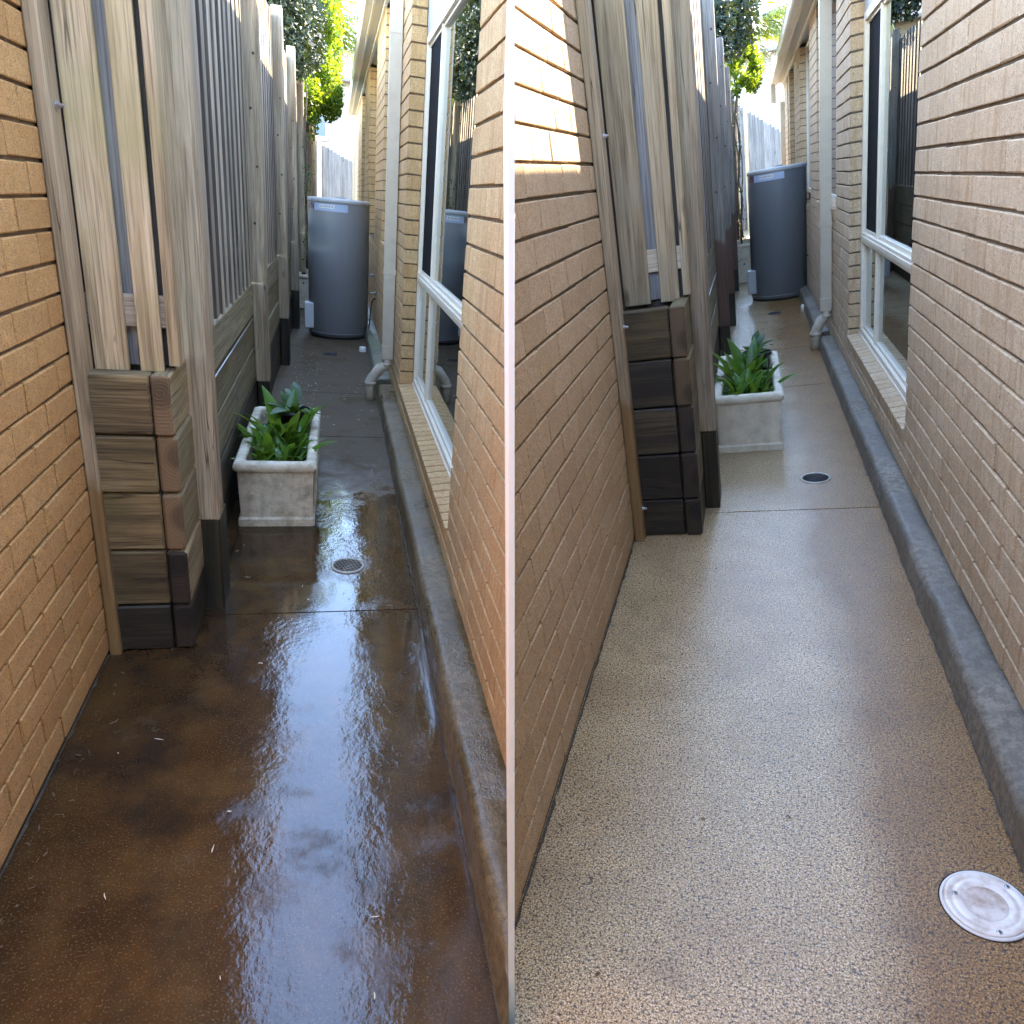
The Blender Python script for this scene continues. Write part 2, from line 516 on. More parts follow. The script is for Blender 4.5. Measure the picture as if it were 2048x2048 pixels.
M['poststain'] = wood_mat('grey_post_with_wet_red_foot', (.11, .095, .08), (.20, .175, .145), (.29, .255, .21), 2, grain=13.0, bright=.15, stain=(-.55, (.075, .03, .016), .3, .85))
M['rail'] = wood_mat('paling_rail', (.30, .24, .17), (.44, .37, .28), (.54, .47, .37), 0)
M['gapwood'] = wood_mat('shade_coloured_board', (.035, .03, .028), (.06, .052, .048), (.09, .08, .07), 2)  # near-black colour stands in for the shade inside narrow gaps
M['gapshade'] = wood_mat('paling_gap_shade', (.06, .045, .035), (.11, .085, .065), (.16, .13, .10), 2)  # dark brown puts the shade between the palings into the colour
M['floorL'] = floor_dark()
M['floorR'] = floor_pale()
M['kerbL'] = concrete_mat('stained_kerb', (.125, .088, .040), (.225, .170, .092), (.035, .027, .016), .42)
M['kerbR'] = concrete_mat('damp_kerb', (.165, .142, .105), (.28, .245, .188), (.045, .042, .036), .62)
M['kerbgreen'] = concrete_mat('mossy_kerb', (.17, .165, .11), (.28, .27, .19), (.06, .06, .04), .6, mould=(.13, .165, .08))
M['planterL'] = planter_mat('stained_white_concrete', .6)
M['planterR'] = planter_mat('rinsed_white_concrete', .28)
M['frame'] = plain_mat('cream_aluminium', (.72, .655, .52), .42, dirt=(.5, .45, .36), damt=.35, dscale=14)
M['panel'] = plain_mat('cream_sheet', (.34, .325, .295), .6, dirt=(.5, .48, .42), damt=.3, dscale=3)
M['pipe'] = plain_mat('beige_downpipe', (.50, .435, .33), .5, dirt=(.3, .26, .2), damt=.35, dscale=9)
M['pvc'] = plain_mat('grey_plastic_elbow', (.50, .44, .345), .48, dirt=(.2, .15, .1), damt=.5, dscale=16)
M['gutter'] = plain_mat('cream_gutter', (.62, .60, .50), .45, dirt=(.4, .38, .28), damt=.3, dscale=5)
M['soffit'] = plain_mat('cream_soffit', (.56, .54, .47), .7, dirt=(.4, .38, .32), damt=.3, dscale=3)
M['roof'] = plain_mat('grey_roof_sheet', (.13, .12, .115), .6)
M['glass'] = glass_mat('window_glass')
M['screen'] = plain_mat('dark_flyscreen', (.012, .012, .013), .95, spec=.05)
M['room'] = plain_mat('dim_room', (.08, .082, .085), .9)
M['tankR'] = plain_mat('dark_blue_grey_steel', (.135, .145, .155), .42, dirt=(.115, .125, .135), damt=.35, dscale=3)
M['tankL'] = plain_mat('blue_grey_steel', (.215, .222, .230), .42, dirt=(.18, .187, .196), damt=.35, dscale=3)
M['tanklid'] = plain_mat('pale_grey_lid', (.36, .37, .37), .5, dirt=(.2, .2, .19), damt=.5, dscale=7)
M['tankbase'] = plain_mat('grey_base_ring', (.24, .255, .28), .5)
M['dark'] = plain_mat('dark_gap', (.012, .011, .010), .9)
M['label'] = plain_mat('pale_blue_label', (.33, .41, .55), .5, dirt=(.42, .48, .58), damt=.7, dscale=9)
M['labelw'] = plain_mat('faded_label_patch', (.62, .62, .58), .5)
M['ink'] = plain_mat('grey_print', (.18, .20, .27), .6)
M['red'] = plain_mat('dark_red_print', (.13, .02, .045), .5)
M['whitebox'] = plain_mat('white_box', (.60, .62, .64), .5)
M['bolt'] = plain_mat('zinc_bolt', (.42, .42, .42), .35, .8, dirt=(.2, .16, .12), damt=.4, dscale=40)
M['iron'] = plain_mat('worn_grate', (.30, .29, .25), .4, .3, dirt=(.14, .10, .06), damt=.5, dscale=40)
M['ironrim'] = plain_mat('grate_rim', (.46, .44, .37), .45, .2, dirt=(.2, .15, .09), damt=.5, dscale=30)
M['irondk'] = plain_mat('dark_grate', (.035, .036, .042), .45)
M['white'] = plain_mat('white_plastic', (.74, .73, .70), .35, dirt=(.42, .33, .26), damt=.35, dscale=9)
M['cover'] = plain_mat('white_cover_plastic', (.80, .76, .70), .3, dirt=(.42, .30, .20), damt=.7, dscale=22)
M['coverdish'] = plain_mat('muddy_cover_centre', (.74, .69, .63), .3, dirt=(.30, .17, .10), damt=.95, dscale=17)
M['divider'] = plain_mat('white_divider_bar', (.93, .95, .94), .6)
M['dirtline'] = plain_mat('damp_dirt', (.045, .036, .026), .85, dirt=(.13, .10, .06), damt=.8, dscale=40)
M['soil'] = plain_mat('dark_soil', (.018, .013, .010), .95, dirt=(.05, .035, .025), damt=.8, dscale=40, bump=.9, bscale=60)
M['pot'] = plain_mat('black_plastic_pot', (.012, .012, .013), .4)
M['ground'] = plain_mat('bare_ground', (.16, .13, .09), .95, dirt=(.09, .085, .04), damt=.8, dscale=.6)
M['lily'] = leaf_mat('lily_leaf', (.05, .135, .016), (.11, .24, .028), .35, .28)
M['lilydk'] = leaf_mat('dark_lily_leaf', (.014, .055, .010), (.028, .085, .014), .22, .5)
M['stalk'] = plain_mat('leaf_stalk', (.12, .20, .05), .5)
M['leafdk'] = leaf_mat('dark_leaf', (.006, .015, .007), (.014, .032, .011), .05, .62)
M['leaflime'] = leaf_mat('lime_leaf', (.06, .16, .010), (.15, .24, .014), .52, .45, (.24, .31, .012))
M['palm'] = leaf_mat('palm_leaflet', (.06, .10, .015), (.14, .16, .018), .45, .4, (.18, .21, .012))
M['stem'] = plain_mat('vine_stem', (.14, .11, .08), .9)
M['litter'] = plain_mat('pale_litter', (.55, .48, .36), .8)
M['litterdk'] = plain_mat('brown_litter', (.10, .06, .03), .8)
M['hose'] = plain_mat('black_cable', (.02, .022, .022), .5)
M['farwall'] = plain_mat('pale_far_brick', (.30, .28, .26), .9)
M['farfence'] = wood_mat('silvered_fence_board', (.07, .07, .07), (.125, .122, .118), (.19, .185, .175), 2)
M['farred'] = plain_mat('far_red_brick', (.42, .24, .16), .9)
M['farglass'] = plain_mat('far_window_glass', (.10, .13, .17), .08)
# ------------------------------------------------------------------ object helpers
ORG = {}


def link(o):
    S.collection.objects.link(o)
    return o


def thing(h, name, label, cat, base=(0, 0, 0), group=None, kind=None):
    o = link(bpy.data.objects.new(name, None))
    o.empty_display_size = .1
    o.matrix_world = A[h] @ Matrix.Translation(Vector(base))
    if label:
        o['label'] = label
    if cat:
        o['category'] = cat
    if group:
        o['group'] = group
    if kind:
        o['kind'] = kind
    ORG[o.name] = (h, Vector(base))
    return o


def part(parent, name, me, loc=(0, 0, 0), rot=None, label=None, kind=None):
    o = link(bpy.data.objects.new(name, me))
    h, org = ORG[parent.name]
    o.parent = parent
    o.location = Vector(loc) - org
    if rot is not None:
        o.rotation_euler = rot
    ORG[o.name] = (h, Vector(loc))
    if label:
        o['label'] = label
    if kind:
        o['kind'] = kind
    return o


def solo(h, name, me, label=None, cat=None, kind=None, group=None):
    o = link(bpy.data.objects.new(name, me))
    o.matrix_world = A[h]
    for k, v in (('label', label), ('category', cat), ('kind', kind), ('group', group)):
        if v:
            o[k] = v
    ORG[o.name] = (h, Vector((0, 0, 0)))
    return o


class MB:
    def __init__(self):
        self.v = []
        self.f = []
        self.s = []
        self.mi = []

    def add(self, vs, fs, smooth=False, mi=0):
        n = len(self.v)
        self.v += [tuple(p) for p in vs]
        self.f += [tuple(i + n for i in f) for f in fs]
        self.s += [smooth] * len(fs)
        self.mi += [mi] * len(fs)

    def box(self, x0, x1, y0, y1, z0, z1):
        self.add([(x0, y0, z0), (x1, y0, z0), (x1, y1, z0), (x0, y1, z0), (x0, y0, z1), (x1, y0, z1), (x1, y1, z1), (x0, y1, z1)],
                 [(0, 3, 2, 1), (4, 5, 6, 7), (0, 1, 5, 4), (1, 2, 6, 5), (2, 3, 7, 6), (3, 0, 4, 7)])

    def prism_y(self, prof, y0, y1, smooth=False):
        """A closed x-z profile drawn along y."""
        n = len(prof)
        vs = [(x, y0, z) for x, z in prof] + [(x, y1, z) for x, z in prof]
        self.add(vs, [(i, (i + 1) % n, n + (i + 1) % n, n + i) for i in range(n)], smooth)
        self.add([], [])
        k = len(self.v) - 2 * n
        self.f += [tuple(k + i for i in reversed(range(n))), tuple(k + n + i for i in range(n))]
        self.s += [False, False]
        self.mi += [0, 0]

    def lathe(self, prof, c=(0, 0, 0), n=32, smooth=True, a0=0.0, a1=math.tau):
        cl = abs(a1 - a0 - math.tau) < 1e-6
        m = n if cl else n + 1
        vs = []
        for r, z in prof:
            for i in range(m):
                a = a0 + (a1 - a0) * i / n
                vs.append((c[0] + r * math.cos(a), c[1] + r * math.sin(a), c[2] + z))
        fs = []
        for j in range(len(prof) - 1):
            for i in range(n):
                k = (i + 1) % m
                fs.append((j * m + i, j * m + k, (j + 1) * m + k, (j + 1) * m + i))
        self.add(vs, fs, smooth)

    def tube(self, pts, r, n=8, cap=True):
        pts = [Vector(p) for p in pts]
        rs = r if isinstance(r, (list, tuple)) else [r] * len(pts)
        base = len(self.v)
        up = None
        for i, p in enumerate(pts):
            d = (pts[min(i + 1, len(pts) - 1)] - pts[max(i - 1, 0)]).normalized()
            if up is None:
                up = d.orthogonal().normalized()
            up = (up - d * up.dot(d)).normalized()
            s = d.cross(up)
            for k in range(n):
                a = math.tau * k / n
                self.v.append(tuple(p + (up * math.cos(a) + s * math.sin(a)) * rs[i]))
        fs = []
        for i in range(len(pts) - 1):
            for k in range(n):
                fs.append((base + i * n + k, base + i * n + (k + 1) % n, base + (i + 1) * n + (k + 1) % n, base + (i + 1) * n + k))
        if cap:
            fs.append(tuple(base + k for k in reversed(range(n))))
            fs.append(tuple(base + (len(pts) - 1) * n + k for k in range(n)))
        self.f += fs
        self.s += [True] * len(fs)
        self.mi += [0] * len(fs)

    def mesh(self, name, mat, clip=None, auto=True):
        me = bpy.data.meshes.new(name)
        me.from_pydata(self.v, [], self.f)
        for m in (mat if isinstance(mat, (list, tuple)) else [mat]):
            me.materials.append(m)
        me.polygons.foreach_set('use_smooth', self.s)
        me.polygons.foreach_set('material_index', self.mi)
        if clip:
            clip_mesh(me, *PL[clip])
        else:
            bm = bmesh.new()
            bm.from_mesh(me)
            bmesh.ops.recalc_face_normals(bm, faces=bm.faces)
            bm.to_mesh(me)
            bm.free()
        return me


def clip_mesh(me, co, no, loc=Vector((0, 0, 0))):
    bm = bmesh.new()
    bm.from_mesh(me)
    r = bmesh.ops.bisect_plane(bm, geom=bm.verts[:] + bm.edges[:] + bm.faces[:], plane_co=co - loc, plane_no=no, clear_outer=True)
    ed = [e for e in r['geom_cut'] if isinstance(e, bmesh.types.BMEdge)]
    if ed:
        bmesh.ops.holes_fill(bm, edges=[e for e in ed if e.is_boundary], sides=0)
    bmesh.ops.recalc_face_normals(bm, faces=bm.faces)
    bm.to_mesh(me)
    bm.free()


CACHE = {}


def chbox(dx, dy, dz, mat, ch=.004, var=0, wob=0.0, ends=None):
    """A chamfered box centred on its origin, shared between alike pieces. ENDS: material for the faces across y."""
    key = (round(dx, 3), round(dy, 3), round(dz, 3), mat, ch, var, ends)
    if key in CACHE:
        return CACHE[key]
    bm = bmesh.new()
    bmesh.ops.create_cube(bm, size=1.0)
    for v in bm.verts:
        v.co = Vector((v.co.x * dx, v.co.y * dy, v.co.z * dz))
    if ch:
        bmesh.ops.bevel(bm, geom=bm.edges[:], offset=ch, segments=1, affect='EDGES', profile=.5)
    if wob:
        rr = random.Random(hash((round(dx, 3), round(dy, 3), round(dz, 3), var)) & 0xffff)
        for v in bm.verts:
            v.co += Vector((rr.uniform(-wob, wob), rr.uniform(-wob, wob), rr.uniform(-wob, wob)))
    bmesh.ops.recalc_face_normals(bm, faces=bm.faces)
    me = bpy.data.meshes.new('piece')
    bm.to_mesh(me)
    bm.free()
    me.materials.append(M[mat])
    if ends:
        me.materials.append(M[ends])
        for p in me.polygons:
            if abs(p.normal.y) > .45:
                p.material_index = 1
    CACHE[key] = me
    return me


def bx(parent, name, x0, x1, y0, y1, z0, z1, mat, ch=.003, rot=None, label=None, ends=None, wob=0.0, var=0):
    me = chbox(x1 - x0, y1 - y0, z1 - z0, mat, ch, var, wob, ends)
    return part(parent, name, me, ((x0 + x1) / 2, (y0 + y1) / 2, (z0 + z1) / 2), rot, label)


# ------------------------------------------------------------------ brickwork
BL, BV, BH = .24, .0075, .0105


def run(face, sgn, y0, y1, z0, z1, anchor, pitch, yoff, depth=.10):
    """Bricks of a wall along y as boxes (x0, x1, ya, yb, za, zb); sgn +1 when its face looks towards +x."""
    out = []
    k0 = math.floor((z0 - anchor) / pitch) - 1
    k1 = math.ceil((z1 - anchor) / pitch) + 1
    for k in range(k0, k1):
        za = max(anchor + k * pitch + BH / 2, z0 + .001)
        zb = min(anchor + (k + 1) * pitch - BH / 2, z1)
        if zb - za < .02:
            continue
        o = yoff + (BL / 2 if k % 2 else 0)
        n = math.floor((y0 - o) / BL) - 1
        js = []
        while o + n * BL < y1:
            j = o + n * BL
            if j > y0 + .045 and j < y1 - .045:
                js.append(j)
            n += 1
        ys = [y0 - BV / 2] + js + [y1 + BV / 2]
        for a, b in zip(ys, ys[1:]):
            xa, xb = (face - depth, face) if sgn > 0 else (face, face + depth)
            out.append((xa, xb, a + BV / 2, b - BV / 2, za, zb))
    return out


def screen_size(h, b):
    """How many pixels of the picture's width a brick spans, 0 when it lies outside."""
    c = ((b[0] + b[1]) / 2, (b[2] + b[3]) / 2, (b[4] + b[5]) / 2)
    p = proj(h, c)
    if not p:
        return 0.0
    lo, hi = (-60, 1030) if h == 'L' else (1018, 2110)
    if not (lo < p[0] < hi and -60 < p[1] < 2110):
        return 0.0
    return 1.0 / p[2] ** 2 * (b[3] - b[2] + .15)


def lay(h, parent, bricks, mat, rng, name='brick', limit=300):
    """The bricks that show largest as parts of their own, the rest as one joined part."""
    co, no = PL[h]
    keep = []
    for b in bricks:
        d = [(Vector((x, y, z)) - co).dot(no) for x in b[:2] for y in b[2:4] for z in b[4:6]]
        if min(d) > -.004:
            continue
        keep.append((screen_size(h, b), b, max(d) > 0))
    keep.sort(key=lambda t: -t[0])
    rest = MB()
    crest = MB()
    n = 0
    for sz, b, cut in keep:
        dx, dy, dz = b[1] - b[0], b[3] - b[2], b[5] - b[4]
        c = Vector(((b[0] + b[1]) / 2, (b[2] + b[3]) / 2, (b[4] + b[5]) / 2))
        if sz > 0 and n < limit:
            me = chbox(round(dx, 3), round(dy, 3), round(dz, 3), mat, .0028, 0 if cut else rng.randrange(3), .0012)
            if cut:
                me = me.copy()
                clip_mesh(me, co, no, c)
                if not me.polygons:
                    continue
                part(parent, name, me, c)
            else:
                part(parent, name, me, c + Vector((rng.uniform(-.0012, .0012), 0, rng.uniform(-.001, .001))), (0, 0, rng.uniform(-.006, .006)))
            n += 1
        else:
            (crest if cut else rest).box(*b)
    rest.v and part(parent, name + 'work', rest.mesh(name + 'work', M[mat]), kind='stuff')
    if crest.v:
        part(parent, name + 'work', crest.mesh(name + 'work', M[mat], h), kind='stuff')


WORD = {'L': 'brown stained', 'R': 'clean pale'}
# ------------------------------------------------------------------ setting: ground, paths, kerbs
gm = MB()
gm.add([(-300, -300, -.75), (300, -300, -.75), (300, 300, -.75), (-300, 300, -.75)], [(0, 1, 2, 3)])
solo('W', 'ground', gm.mesh('ground', M['ground']), kind='structure')
for h in 'LR':
    q = Q[h]
    pa = thing(h, 'path', None, None, (0, 0, 0), kind='structure')
    x0 = (-3.2 if h == 'L' else -1.6)
    cuts = [-7.0, 0.0, q['yj2'], q['ydp'] + .15, 6.1 if h == 'L' else 6.35, 9.5, 14.0, 24.0]
    for a, b in zip(cuts, cuts[1:]):
        m = MB()
        m.box(x0, .35 if b > 0 else 3.2, a + .004, b - .004, -.09, 0.0)
        part(pa, 'slab', m.mesh('slab', M['floor' + h], h))
    m = MB()
    m.box(x0, .35, -6.9, 24, -.2, -.014)
    part(pa, 'slab_bed', m.mesh('slab_bed', M['dark'], h))
    for xa, xb, ya, yb in ((q['xL'] - .004, q['xL'] + .005, -4.0, q['yPo']), (-.008, .004, -4.0, 6.0)):
        m = MB()
        n = int((yb - ya) / .03)
        vs = []
        for i in range(n + 1):
            y = ya + (yb - ya) * i / n
            w = .5 + .9 * abs(mnoise.noise(Vector((y * 13, xa * 5, 1)))) + .5 * mnoise.noise(Vector((y * 45, xa * 5, 4)))
            e = (xb if xa < -.5 else xa)
            o = (xa if xa < -.5 else xb)
            vs += [(o, y, .004), (o + (e - o) * max(.15, w), y, .004)]
        m.add(vs, [(2 * i, 2 * i + 1, 2 * i + 3, 2 * i + 2) for i in range(n)])
        part(pa, 'grimy_joint', m.mesh('grimy_joint', M['dirtline'], h))
    # kerb: one rounded nib along the house wall, broken where the downpipe lands
    zk, xr = q['zk'], q['xR'] + .02

    def kerb(y0, y1, mat, zt, wob):
        m = MB()
        prof = [(xr, -.03), (-.004, -.03), (0.0, .0)]
        rad = .032
        for i in range(7):
            a = math.pi - math.pi / 2 * i / 6
            prof.append((.006 + rad + rad * math.cos(a), zt - rad + rad * math.sin(a)))
        prof += [(xr * .7, zt + .002), (xr, zt + .002)]
        n = max(2, int((y1 - y0) / .06))
        ring = []
        for j in range(n + 1):
            y = y0 + (y1 - y0) * j / n
            pull = max(0, 1 - min(j, n - j) / 1.2) * .012
            for x, z in prof:
                w = (mnoise.noise(Vector((x * 9, y * 4, z * 9))) * .0035 + mnoise.noise(Vector((x * 3, y * 1.1, 7))) * .004) * wob
                ring.append((x + (w if x < xr - .01 else 0), y, z - (pull if z > .03 else 0) + (w * .7 if z > .02 else 0)))
        k = len(prof)
        fs = []
        for j in range(n):
            for i in range(k):
                fs.append((j * k + i, j * k + (i + 1) % k, (j + 1) * k + (i + 1) % k, (j + 1) * k + i))
        fs += [tuple(reversed(range(k))), tuple(n * k + i for i in range(k))]
        m.add(ring, fs, True)
        m.s[-1] = m.s[-2] = False
        return m.mesh('kerb', M[mat], h)
    ke = thing(h, 'kerb', None, None, (0, 0, 0), kind='structure')
    part(ke, 'kerb_strip', kerb(-6.5, q['ydp'] + .02, 'kerb' + h, zk, 1.0))
    part(ke, 'kerb_strip', kerb(q['ydp'] + .20, q['end'], 'kerbgreen' if h == 'L' else 'kerbR', zk, 1.0))
    mb = MB()
    mb.box(-4.5, -.96, q['yPo'] + .5, 20, -.3, .93)
    solo(h, 'raised_ground', mb.mesh('raised_ground', M['ground'], h), kind='structure')
# ------------------------------------------------------------------ walls beside the camera (far side of each passage)
for h in 'LR':
    q = Q[h]
    rng = random.Random(5 if h == 'L' else 6)
    yend = q['yF'] + .04
    ystart = -6.0
    t = thing(h, 'brick_wall', ('orange brick wall with raked joints beside the brown stained path' if h == 'L' else
                                'beige brick wall with a sunlit patch beside the clean pale path'), 'wall', (q['xL'], 0, 0))
    an, pi, yo = q['lp']
    br = run(q['xL'], 1, ystart, yend, .004, q['lwall_top'], an, pi, yo)
    lay(h, t, br, 'brick' + h + 'l', rng)
    m = MB()
    m.box(q['xL'] - .22, q['xL'] - .0085, ystart, yend - .002, -.05, q['lwall_top'] - .01)
    part(t, 'mortar', m.mesh('mortar', M['mortar' + h], h))
    m = MB()
    m.box(q['xL'] - .26, q['xL'] + .03, ystart - .02, yend + .01, q['lwall_top'], q['lwall_top'] + .05)
    part(t, 'coping', m.mesh('coping', M['gutter'], h))
# ------------------------------------------------------------------ the houses on the window side
for h in 'LR':
    q = Q[h]
    rng = random.Random(15 if h == 'L' else 16)
    xR, xW, zk, so_, end = q['xR'], q['xW'], q['zk'], q['soff'], q['end']
    an, pi, yo = q['rp']
    t = thing(h, 'brick_house', ('tan brick house with cream windows beside the brown stained path' if h == 'L' else
                                 'pale brick house with cream windows beside the clean pale path'), 'house', (xR, 0, 0))
    zs = q['zs']
    ztop = so_ - .035
    zsb = zs - .012                              # top of the sill bricks at the frame
    br = run(xR, -1, -6.0 if h == 'R' else -2.4, q['yW0'], zk - .03, ztop, an, pi, yo)
    kz = math.floor((zs - .095 - an) / pi) * pi + an
    br += run(xR, -1, q['yW0'] + .005, q['yW1'] - .005, zk - .03, zs - .112, an, pi, yo)
    piers = q['piers']
    z2 = an + pi * round((1.13 - an) / pi)      # sill of the further windows
    for i, (a, b) in enumerate(piers):
        br += run(xR, -1, a, b, zk - .03, ztop, an, pi, a - .12 if i else a + .12)
    wins = [(piers[i][1], piers[i + 1][0]) for i in range(len(piers) - 1)]
    for a, b in wins:
        br += run(xR, -1, a + .005, b - .005, zk - .03, z2 - .1, an, pi, a)
    br += run(xR, -1, piers[-1][1] + .3, end, zk - .03, ztop, an, pi, 0)
    lay(h, t, br, 'brick' + h + 'r', rng, limit=300)
    # mortar bodies, set back behind the brick faces
    m = MB()
    cx0, cx1 = xR + .0085, xR + .16
    e = .0085
    m.box(cx0, cx1, -6.0 if h == 'R' else -2.4, q['yW0'] - e, zk - .05, ztop)
    m.box(cx0, cx1, q['yW0'] - e, q['yW1'] + e, zk - .05, zs - .115)
    for a, b in piers:
        m.box(cx0, xR + .11, a + e, b - e, zk - .05, ztop)
    for a, b in wins:
        m.box(cx0, cx1, a - e, b + e, zk - .05, z2 - .1)
    m.box(cx0, cx1, piers[-1][1] + .3 + e, end - e, zk - .05, ztop)
    part(t, 'mortar', m.mesh('mortar', M['mortar' + h], h))
    # sloping sill bricks on edge
    yy = q['yW0'] + .004
    n = int(round((q['yW1'] - q['yW0'] - .01) / .088))
    st = (q['yW1'] - q['yW0'] - .01) / n
    dep = xW - xR + .03
    for i in range(n):
        me = chbox(dep, st - .011, .10, 'brick' + h + 'r', .003, i % 3, .0005)
        part(t, 'sill_brick', me, (xR + dep / 2 - .004, yy + st * (i + .5), zs - .062 + rng.uniform(-.001, .001)), (0, math.radians(-7), 0))
    m = MB()
    m.box(xR + .006, xW + .02, q['yW0'] + .004, q['yW1'] - .004, zs - .112, zs - .028)
    part(t, 'sill_mortar', m.mesh('sill_mortar', M['mortar' + h]))
    for (a, b) in wins[:1]:
        n2 = int(round((b - a) / .088))
        st2 = (b - a) / n2
        for i in range(n2):
            part(t, 'sill_brick', chbox(.12, st2 - .009, .095, 'brick' + h + 'r', .003, i % 3, .0012), (xR + .05, a + st2 * (i + .5), z2 - .048), (0, math.radians(-7), 0))
    # the large window
    y0, y1, zt, zh = q['yW0'] + .006, q['yW1'] - .006, q['zt'], q['zh']
    fd = .030
    w = MB()
    for a, b, c, d in ((y0, y1, zs - .03, zs + .030), (y0, y1, zh - .045, zh), (y0, y0 + .045, zs + .03, zh - .045), (y1 - .045, y1, zs + .03, zh - .045), (y0 + .045, y1 - .045, zt - .032, zt + .030)):
        w.box(xW, xW + .075, a, b, c, d)
    # small outer lips of the frame
    w.box(xW - .008, xW - .0005, y0, y1, zs - .03, zs - .002)
    w.box(xW - .007, xW - .0005, y0 + .05, y1 - .05, zt - .012, zt + .012)
    win = part(t, 'window', w.mesh('window', M['frame']))
    ym = y1 - (.70 if h == 'L' else .62)
    for za, zb in ((zs + .03, zt - .032), (zt + .03, zh - .045)):
        bx(win, 'mullion', xW + .010, xW + .07, ym - .015, ym + .015, za, zb, 'frame', .002)
        # sash rails round the two panes
        for ya, yb in ((y0 + .045, ym - .015), (ym + .015, y1 - .045)):
            s = MB()
            for a, b, c, d in ((ya, yb, za, za + .022), (ya, yb, zb - .018, zb), (ya, ya + .014, za + .022, zb - .018), (yb - .014, yb, za + .022, zb - .018)):
                s.box(xW + fd - .012, xW + fd + .03, a, b, c, d)
            sash = part(win, 'sash', s.mesh('sash', M['frame']))
            g = MB()
            g.box(xW + fd + .004, xW + fd + .010, ya + .010, yb - .010, za + .010, zb - .010)
            part(win, 'pane', g.mesh('pane', M['glass']))
            if ya > ym and za > zt:
                f = MB()
                f.box(xW + fd - .004, xW + fd - .001, ya + .012, yb - .012, za + .012, zb - .012)
                part(win, 'flyscreen', f.mesh('flyscreen', M['screen']))
    part(win, 'reveal', (lambda m: (m.box(xW + .002, xW + .05, y0, y1, zh + .002, ztop), m.mesh('reveal', M['panel']))[1])(MB()))
    rm = MB()
    xi = xW + 1.3
    rm.add([(xW + .08, y0 - .1, zs - .4), (xi, y0 - .1, zs - .4), (xi, y1 + .1, zs - .4), (xW + .08, y1 + .1, zs - .4), (xW + .08, y0 - .1, zh + .05), (xi, y0 - .1, zh + .05), (xi, y1 + .1, zh + .05), (xW + .08, y1 + .1, zh + .05)],
           [(0, 1, 2, 3), (4, 5, 6, 7), (1, 2, 6, 5), (2, 3, 7, 6), (3, 0, 4, 7)])
    rm.f = rm.f[:-1]
    rm.s = rm.s[:-1]
    rm.mi = rm.mi[:-1]
    rm.add([(xW + .08, y0 - .1, zs - .4), (xi, y0 - .1, zs - .4), (xi, y0 - .1, zh + .05), (xW + .08, y0 - .1, zh + .05)], [(0, 1, 2, 3)])
    part(t, 'room', rm.mesh('room', M['room'], h))
    for a, b in wins:
        w = MB()
        for c in ((a + .004, a + .05, z2, ztop), (b - .05, b - .004, z2, ztop), (a + .05, b - .05, z2, z2 + .05), (a + .05, b - .05, ztop - .05, ztop)):
            w.box(xW, xW + .06, *c)
        wo = part(t, 'window', w.mesh('window', M['frame']))
        part(wo, 'pane', (lambda m: (m.box(xW + .02, xW + .03, a + .05, b - .05, z2 + .05, ztop - .05), m.mesh('pane', M['farglass']))[1])(MB()))
    for a, b in ((-6.0 if h == 'R' else -2.4, q['yW0'] - .08), (q['yW1'] + .08, end - .2)):
        m = MB()
        m.box(xR + .20, xR + .24, a, b, -.05, so_ + .1)
        part(t, 'sun_block_wall', m.mesh('sun_block_wall', M['room'], h))  # unseen backing added to stop sun leaking through the house
    # eave
    gx = q['gx']
    e0 = -6.0 if h == 'R' else -2.4
    m = MB()
    m.box(gx + .09, xR + .2, e0, end, so_, so_ + .012)
    part(t, 'soffit', m.mesh('soffit', M['soffit'], None if h == 'L' else h))
    m = MB()
    m.box(xR - .028, xR + .0, e0, end, so_ - .042, so_ - .002)
    part(t, 'eave_mould', m.mesh('eave_mould', M['gutter'], None if h == 'L' else h))
    m = MB()
    m.box(gx + .088, gx + .108, e0, end, so_ - .02, so_ + .17)
    part(t, 'fascia', m.mesh('fascia', M['gutter'], None if h == 'L' else h))
    m = MB()
    gz = so_ - .005
    m.prism_y([(gx + .086, gz), (gx + .02, gz), (gx + .006, gz + .012), (gx, gz + .03), (gx, gz + .10), (gx - .008, gz + .11), (gx - .004, gz + .118), (gx + .01, gz + .112), (gx + .012, gz + .03), (gx + .028, gz + .012), (gx + .086, gz + .012)], e0, end + .02)
    part(t, 'gutter', m.mesh('gutter', M['gutter'], None if h == 'L' else h))
    m = MB()
    x1 = xR + 2.6
    rz = so_ + .13
    m.add([(gx + .06, e0, rz), (x1, e0, rz + (x1 - gx) * .42), (x1, end + .1, rz + (x1 - gx) * .42), (gx + .06, end + .1, rz),
           (gx + .06, e0, rz + .04), (x1, e0, rz + (x1 - gx) * .42 + .04), (x1, end + .1, rz + (x1 - gx) * .42 + .04), (gx + .06, end + .1, rz + .04)],
          [(0, 3, 2, 1), (4, 5, 6, 7), (0, 1, 5, 4), (1, 2, 6, 5), (2, 3, 7, 6), (3, 0, 4, 7)])
    part(t, 'roof', m.mesh('roof', M['roof'], h))
    m = MB()                                     # gable end and ceiling close the shell
    m.box(xR + .02, xR + 2.4, end - .2, end - .02, 0, so_ + .1)
    part(t, 'end_wall', m.mesh('end_wall', M['brick' + h + 'r'], h))
    # corner pipe at the far end
    m = MB()
    m.box(gx + .0, gx + .075, end - .12, end - .04, so_ - .30, so_)
    m.box(xR - .075, xR - .002, end - .12, end - .04, .1, so_ - .3)
    part(t, 'corner_downpipe', m.mesh('corner_downpipe', M['pipe']))
    # near downpipe with its strap and round elbow
    yd = q['ydp']
    dpx0, dpx1 = xR - .098, xR - .006
    zb = .345 if h == 'L' else .33
    ml = MB()
    ml.box(dpx0 + .004, dpx1 - .002, yd - .05, yd + .03, zb + .05, so_ - .02)
